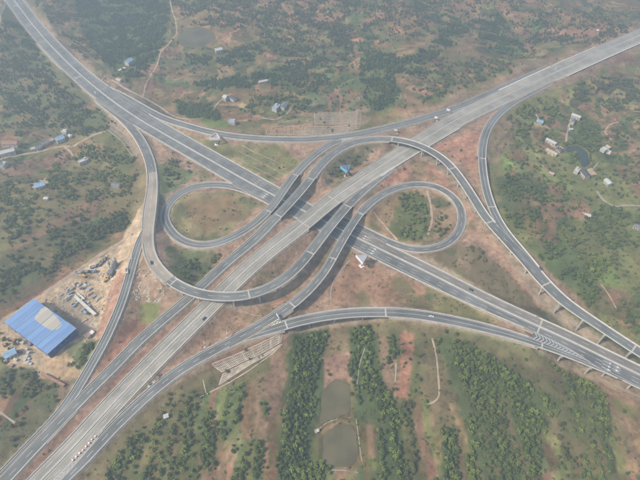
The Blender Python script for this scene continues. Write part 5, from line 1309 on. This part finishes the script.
for q in range(16):
    px, py = rg.uniform(105, 122), rg.uniform(255, 290)
    if px > 118-(py-255)*.15: continue
    stack(px, py, (3, 2), rg.uniform(2, 4), rg.uniform(1, 2), 1.0, rg.choice(['tan', 'conc_l', 'wall']), 'small pallet scattered on bare earth around the mixing plant', group='pallets round the mixing plant')
# pale rubble left of the curve
mb = MB(); rp_ = [(131, 272), (141, 268), (150, 270), (163, 285), (166, 298), (156, 304), (140, 302), (133, 300), (128, 296)]
for q in range(1300):
    px, py = rg.uniform(126, 168), rg.uniform(266, 306)
    if not inpoly(np.array([px]), np.array([py]), rp_)[0] or (vnoise(np.array([px/4]), np.array([py/4]), 5)[0] < .45): continue
    x, y, z = G(px, py); s1 = rg.uniform(.3, 1.1); mb.box(x, y, z-.2, s1*rg.uniform(1, 2), s1, .2+s1*.4, rg.uniform(0, 3), .7)
tag(mb.build('rubble', M['wall']), 'pale broken rubble scattered between the narrow ramp and the curve', kind='stuff')
mb = MB()
for q in range(700):
    px, py = rg.uniform(45, 128), rg.uniform(245, 345)
    if not inpoly(np.array([px]), np.array([py]), [(50, 300), (75, 280), (120, 250), (128, 262), (112, 300), (95, 340), (75, 345)])[0]: continue
    x, y, z = G(px, py); s1 = rg.uniform(.4, 1.3)
    mb.box(x, y, z-.2, s1*rg.uniform(1, 2.5), s1, .2+s1*.5, rg.uniform(0, 3), .7)
tag(mb.build('rubble', M['tan']), 'dull rubble and offcuts strewn over the bare yard', kind='stuff')

# ------------------------------------------------------------------ trees
def crown_mesh(kind, seed):
    r = random.Random(seed); mb = MB()
    if kind == 'cone': lobes = [((r.uniform(-.25, .25), r.uniform(-.25, .25), 1.2+k*1.15), 1.75*(1-k/7.0)+.25, .8) for k in range(6)]
    elif kind == 'round': lobes = [((r.uniform(-1.3, 1.3), r.uniform(-1.3, 1.3), r.uniform(2.2, 4.6)), r.uniform(.95, 1.6), .85) for k in range(8)]+[((0, 0, 3.2), 1.8, .9)]
    elif kind == 'wide': lobes = [((r.uniform(-2.2, 2.2), r.uniform(-2.2, 2.2), r.uniform(2.2, 4.2)), r.uniform(1.0, 1.7), .75) for k in range(11)]
    elif kind == 'bamboo': lobes = [((r.uniform(-2.0, 2.0), r.uniform(-2.0, 2.0), r.uniform(2.5, 5.6)), r.uniform(.6, 1.2), 1.2) for k in range(13)]
    else: lobes = [((r.uniform(-.9, .9), r.uniform(-.9, .9), r.uniform(.3, 1.0)), r.uniform(.5, .85), .75) for k in range(5)]
    nl = {'cone': 42, 'round': 40, 'wide': 36, 'bamboo': 32, 'shrub': 18}[kind]; sz = {'shrub': .24}.get(kind, .40)
    for (c, rad, fl) in lobes:
        for k in range(nl):
            d = Vector((r.gauss(0, 1), r.gauss(0, 1), r.gauss(.25, 1))).normalized(); q = Vector(c)+Vector((d.x, d.y, d.z*fl))*rad*r.uniform(.65, 1.12)
            nrm = (d+Vector((r.uniform(-.6, .6), r.uniform(-.6, .6), r.uniform(-.2, .8)))).normalized(); u = nrm.orthogonal().normalized(); v = nrm.cross(u); a = r.uniform(0, 6.28)
            u2 = u*math.cos(a)+v*math.sin(a); v2 = nrm.cross(u2); s1 = sz*r.uniform(.7, 1.5); t1 = s1*r.uniform(.5, .9)
            mb.quad(q-u2*s1, q-v2*t1, q+u2*s1, q+v2*t1+nrm*.1)
    me_ = bpy.data.meshes.new('crown'); me_.from_pydata(mb.v, [], mb.f); return me_
def trunk_mesh(kind):
    mb = MB(); h = {'cone': 6, 'round': 3.6, 'wide': 3.2, 'bamboo': 4, 'shrub': .6}[kind]
    mb.cyl((0, 0, -.6), (.1, .05, h), .22, .08, 7)
    if kind != 'shrub':
        for a in (0, 2.1, 4.2): mb.cyl((.05, 0, h*.5), (math.cos(a)*1.2, math.sin(a)*1.2, h*.95), .09, .04, 5)
    me_ = bpy.data.meshes.new('trunk'); me_.from_pydata(mb.v, [], mb.f); me_.materials.append(M['trunk']); return me_
KINDS = [('round', 0), ('round', 1), ('cone', 4), ('wide', 1), ('bamboo', 2), ('wide', 3), ('shrub', 1)]
CM, TM = [], []
for q, (kd, lm) in enumerate(KINDS):
    c = crown_mesh(kd, 100+q); c.materials.append(LEAF[lm]); CM.append(c); TM.append(trunk_mesh(kd))
sp = 2.6
tx, ty = np.meshgrid(np.arange(-640, 640, sp), np.arange(60, 1080, sp)); tx = (tx+RNG.uniform(-.46, .46, tx.shape)*sp).ravel(); ty = (ty+RNG.uniform(-.46, .46, ty.shape)*sp).ravel()
tz_ = zlook(tx, ty); tu, tv, td = proj(tx, ty, tz_+2)
i_ = np.clip(np.searchsorted(GX, tx)-1, 0, len(GX)-2); j_ = np.clip(np.searchsorted(GY, ty)-1, 0, len(GY)-2)
rd = rdist[j_, i_]; ok0 = rd > 6.0
blk = np.zeros(len(tx), bool)
for h_ in HS:
    blk |= (np.abs(tu-h_[0]) < 7) & (np.abs(tv-h_[1]-2) < 5.5)
for w3, z, mm, lab in pond_out: blk |= inpoly(tx, ty, w3)
blk |= inpoly(tu, tv, [(4, 318), (38, 290), (80, 330), (46, 366)])
for q in list(COL.objects):
    if q.name.startswith('path'):
        co = np.zeros(len(q.data.vertices)*3); q.data.vertices.foreach_get('co', co); co = co.reshape(-1, 3)[::8]
        for v_ in co: blk |= (tx-v_[0])**2+(ty-v_[1])**2 < 9
ok0 &= ~blk
cl = np.where(tv > 320, fbm(tx*2.3, ty*.42, 15, 201, 3), fbm(tx, ty*1.6, 15, 201, 3)); jx = (fbm(tx, ty, 16, 211, 4)-.5)*18; jy_ = (fbm(tx, ty, 16, 221, 4)-.5)*14
rnd = RNG.uniform(0, 1, len(tx)); zone = np.full(len(tx), -1); kindA = np.zeros(len(tx), int)
for zi, (poly, dn, kd, lab) in enumerate(ZONES):
    m = inpoly(tu+jx, tv+jy_, poly) & (zone < 0) & ok0
    sel = m & (rnd < np.clip(dn*(1.25 if dn > .6 else 1.0)*(.12+1.5*sstep(.38, .60, cl)) if dn < .9 else dn, 0, 1))
    zone[sel] = zi; zone[m & ~sel] = -2
    kindA[sel] = RNG.choice(kd, int(sel.sum()))
# loose trees and hedges elsewhere, denser where the ground is dark scrub
dk = fbm(tx, ty, 80, 91, 4); outside = (tu < -3) | (tu > 643) | (tv < -3) | (tv > 483)
pr = np.where(outside, .1+.6*sstep(.5, .62, dk), .02+.20*sstep(.52, .62, dk)+.12*sstep(.60, .68, fbm(tx, ty, 24, 231, 3)))
pr = .38*pr*np.where(rd < 20, .2, 1)
earth = inpoly(tu, tv, [(150, 120), (475, 105), (500, 105), (500, 190), (520, 240), (640, 345), (640, 400), (600, 372), (480, 322), (400, 308), (290, 320), (200, 365), (60, 470), (0, 480), (0, 320), (60, 280), (148, 215)])
pr = np.where(earth, pr*.12, pr)
sel = (zone == -1) & ok0 & (RNG.uniform(0, 1, len(tx)) < pr); kindA[sel] = RNG.choice([0, 1, 2, 5, 3], int(sel.sum())); zone[sel] = 999
zone[(zone == -2)] = -1
keep = zone >= 0
X_, Y_, Z_, K_, ZN, D_ = tx[keep], ty[keep], tz_[keep], kindA[keep], zone[keep], td[keep]; U_, V_ = tu[keep], tv[keep]
S_ = RNG.uniform(.36, .82, len(X_))*np.where(K_ == 2, .95, 1)*np.where(ZN == 999, .85, 1)
A_r = RNG.uniform(0, 6.28, len(X_))
inv = (U_ > 2) & (U_ < 638) & (V_ > 2) & (V_ < 478) & (ZN != 999)
rankv = np.where(inv, S_*np.array([1, 1, 1, 1.25, 1.2, 1.25, .5])[K_]/D_, -1)
top = np.argsort(-rankv)[:300]; ind = np.zeros(len(X_), bool); ind[top] = True
KW = ['dark round ', 'green round ', 'slim dark ', 'broad green ', 'feathery bright ', 'dull olive ', 'low ']
def third(u): return ''
proto = {}
for q in top:
    k_ = int(K_[q]); t = empty('tree', (X_[q], Y_[q], Z_[q]), float(A_r[q])); t.scale = (S_[q],)*3
    c = link('crown', CM[k_], t); tr = link('trunk', TM[k_], t); proto.setdefault(k_, (c, tr))
    lab = KW[k_]+ZONES[ZN[q]][3].replace('bright ', '').replace('yellow green ', '').replace('dark tree', 'tree').replace('leafy ', '').replace('bright green ', '')
    tag(t, ' '.join(lab.split()[:16]), 'tree', 'trees: '+ZONES[ZN[q]][3])
for k_ in range(len(KINDS)):
    if k_ not in proto:
        j = np.argmax(np.where((K_ == k_) & ~ind & inv, 1/D_, -1)) if (K_ == k_).any() else 0
        t = empty('tree' if k_ < 6 else 'shrub', (X_[j], Y_[j], Z_[j])); t.scale = (S_[j],)*3; c = link('crown', CM[k_], t); tr = link('trunk', TM[k_], t); proto[k_] = (c, tr); ind[j] = True
        tag(t, 'single '+KW[k_]+'plant standing on its own in the thin scrub', 'tree' if k_ < 6 else 'shrub')
def scatter(name, xs, ys, zs, ks, ss, rs, label):
    me_ = bpy.data.meshes.new(name); me_.vertices.add(len(xs)); me_.vertices.foreach_set('co', np.stack([xs, ys, zs], 1).astype(np.float32).ravel())
    for an, ar, ty_ in (('kind', ks.astype(np.int32), 'INT'), ('scl', ss.astype(np.float32), 'FLOAT'), ('rot', rs.astype(np.float32), 'FLOAT')):
        a = me_.attributes.new(an, ty_, 'POINT'); a.data.foreach_set('value', ar)
    o = link(name, me_); tag(o, label, kind='stuff')
    g = bpy.data.node_groups.new(name, 'GeometryNodeTree'); g.interface.new_socket('Geometry', in_out='INPUT', socket_type='NodeSocketGeometry'); g.interface.new_socket('Geometry', in_out='OUTPUT', socket_type='NodeSocketGeometry')
    gi = g.nodes.new('NodeGroupInput'); go = g.nodes.new('NodeGroupOutput'); jn = g.nodes.new('GeometryNodeJoinGeometry')
    def na(nm, t): k = g.nodes.new('GeometryNodeInputNamedAttribute'); k.data_type = t; k.inputs[0].default_value = nm; return k.outputs[0]
    kk, sc, rt = na('kind', 'INT'), na('scl', 'FLOAT'), na('rot', 'FLOAT')
    cx = g.nodes.new('ShaderNodeCombineXYZ'); g.links.new(rt, cx.inputs[2]); cs = g.nodes.new('ShaderNodeCombineXYZ')
    for q in range(3): g.links.new(sc, cs.inputs[q])
    for k_ in sorted(set(ks.tolist())):
        oi = g.nodes.new('GeometryNodeObjectInfo'); oi.inputs['Object'].default_value = proto[k_][0]; oi.inputs['As Instance'].default_value = True
        cp = g.nodes.new('FunctionNodeCompare'); cp.data_type = 'INT'; cp.operation = 'EQUAL'; g.links.new(kk, cp.inputs[2]); cp.inputs[3].default_value = k_
        ip = g.nodes.new('GeometryNodeInstanceOnPoints'); g.links.new(gi.outputs[0], ip.inputs['Points']); g.links.new(cp.outputs[0], ip.inputs['Selection']); g.links.new(oi.outputs['Geometry'], ip.inputs['Instance'])
        g.links.new(cx.outputs[0], ip.inputs['Rotation']); g.links.new(cs.outputs[0], ip.inputs['Scale']); g.links.new(ip.outputs[0], jn.inputs[0])
    g.links.new(jn.outputs[0], go.inputs[0]); md = o.modifiers.new('scatter', 'NODES'); md.node_group = g; return o
r_ = ~ind
scatter('woodland', X_[r_], Y_[r_], Z_[r_]-.2, K_[r_], S_[r_], A_r[r_], 'woods, belts and loose trees over the hills and fields')
# undergrowth
sx = RNG.uniform(-600, 600, 150000); sy = RNG.uniform(90, 1050, 150000)
i_ = np.clip(np.searchsorted(GX, sx)-1, 0, len(GX)-2); j_ = np.clip(np.searchsorted(GY, sy)-1, 0, len(GY)-2)
den = .6*scr[j_, i_]*sstep(.46, .60, fbm(sx, sy, 13, 301, 3))*(1-.9*sstep(330, 620, sy)); m = (RNG.uniform(0, 1, len(sx)) < den*.8) & (rdist[j_, i_] > 3.5)
for w3, z, mm, lab in pond_out: m &= ~inpoly(sx, sy, w3)
sx, sy = sx[m], sy[m]; print('trees', len(X_), 'shrubs', len(sx))
scatter('undergrowth', sx, sy, zlook(sx, sy)-.1, np.full(len(sx), 6), RNG.uniform(.35, 1.0, len(sx)), RNG.uniform(0, 6.28, len(sx)), 'low shrubs and tall weeds over the rough ground')
# ------------------------------------------------------------------ the air
mb = MB(); zb = float(Z.min())-1.0
mb.box(0, 3000, zb, 19500, 19500, H+14-zb)
hz = mb.build('haze', None); tag(hz, 'pale bluish morning haze over the valley', kind='stuff')
hm = bpy.data.materials.new('haze'); hm.use_nodes = True; n = hm.node_tree; n.nodes.clear()
o_ = n.nodes.new('ShaderNodeOutputMaterial'); pv = n.nodes.new('ShaderNodeVolumePrincipled')
pv.inputs['Color'].default_value = lin(HAZE_COLOR); pv.inputs['Density'].default_value = HAZE_DENSITY; pv.inputs['Anisotropy'].default_value = .2
n.links.new(pv.outputs[0], o_.inputs['Volume']); hz.data.materials.append(hm)
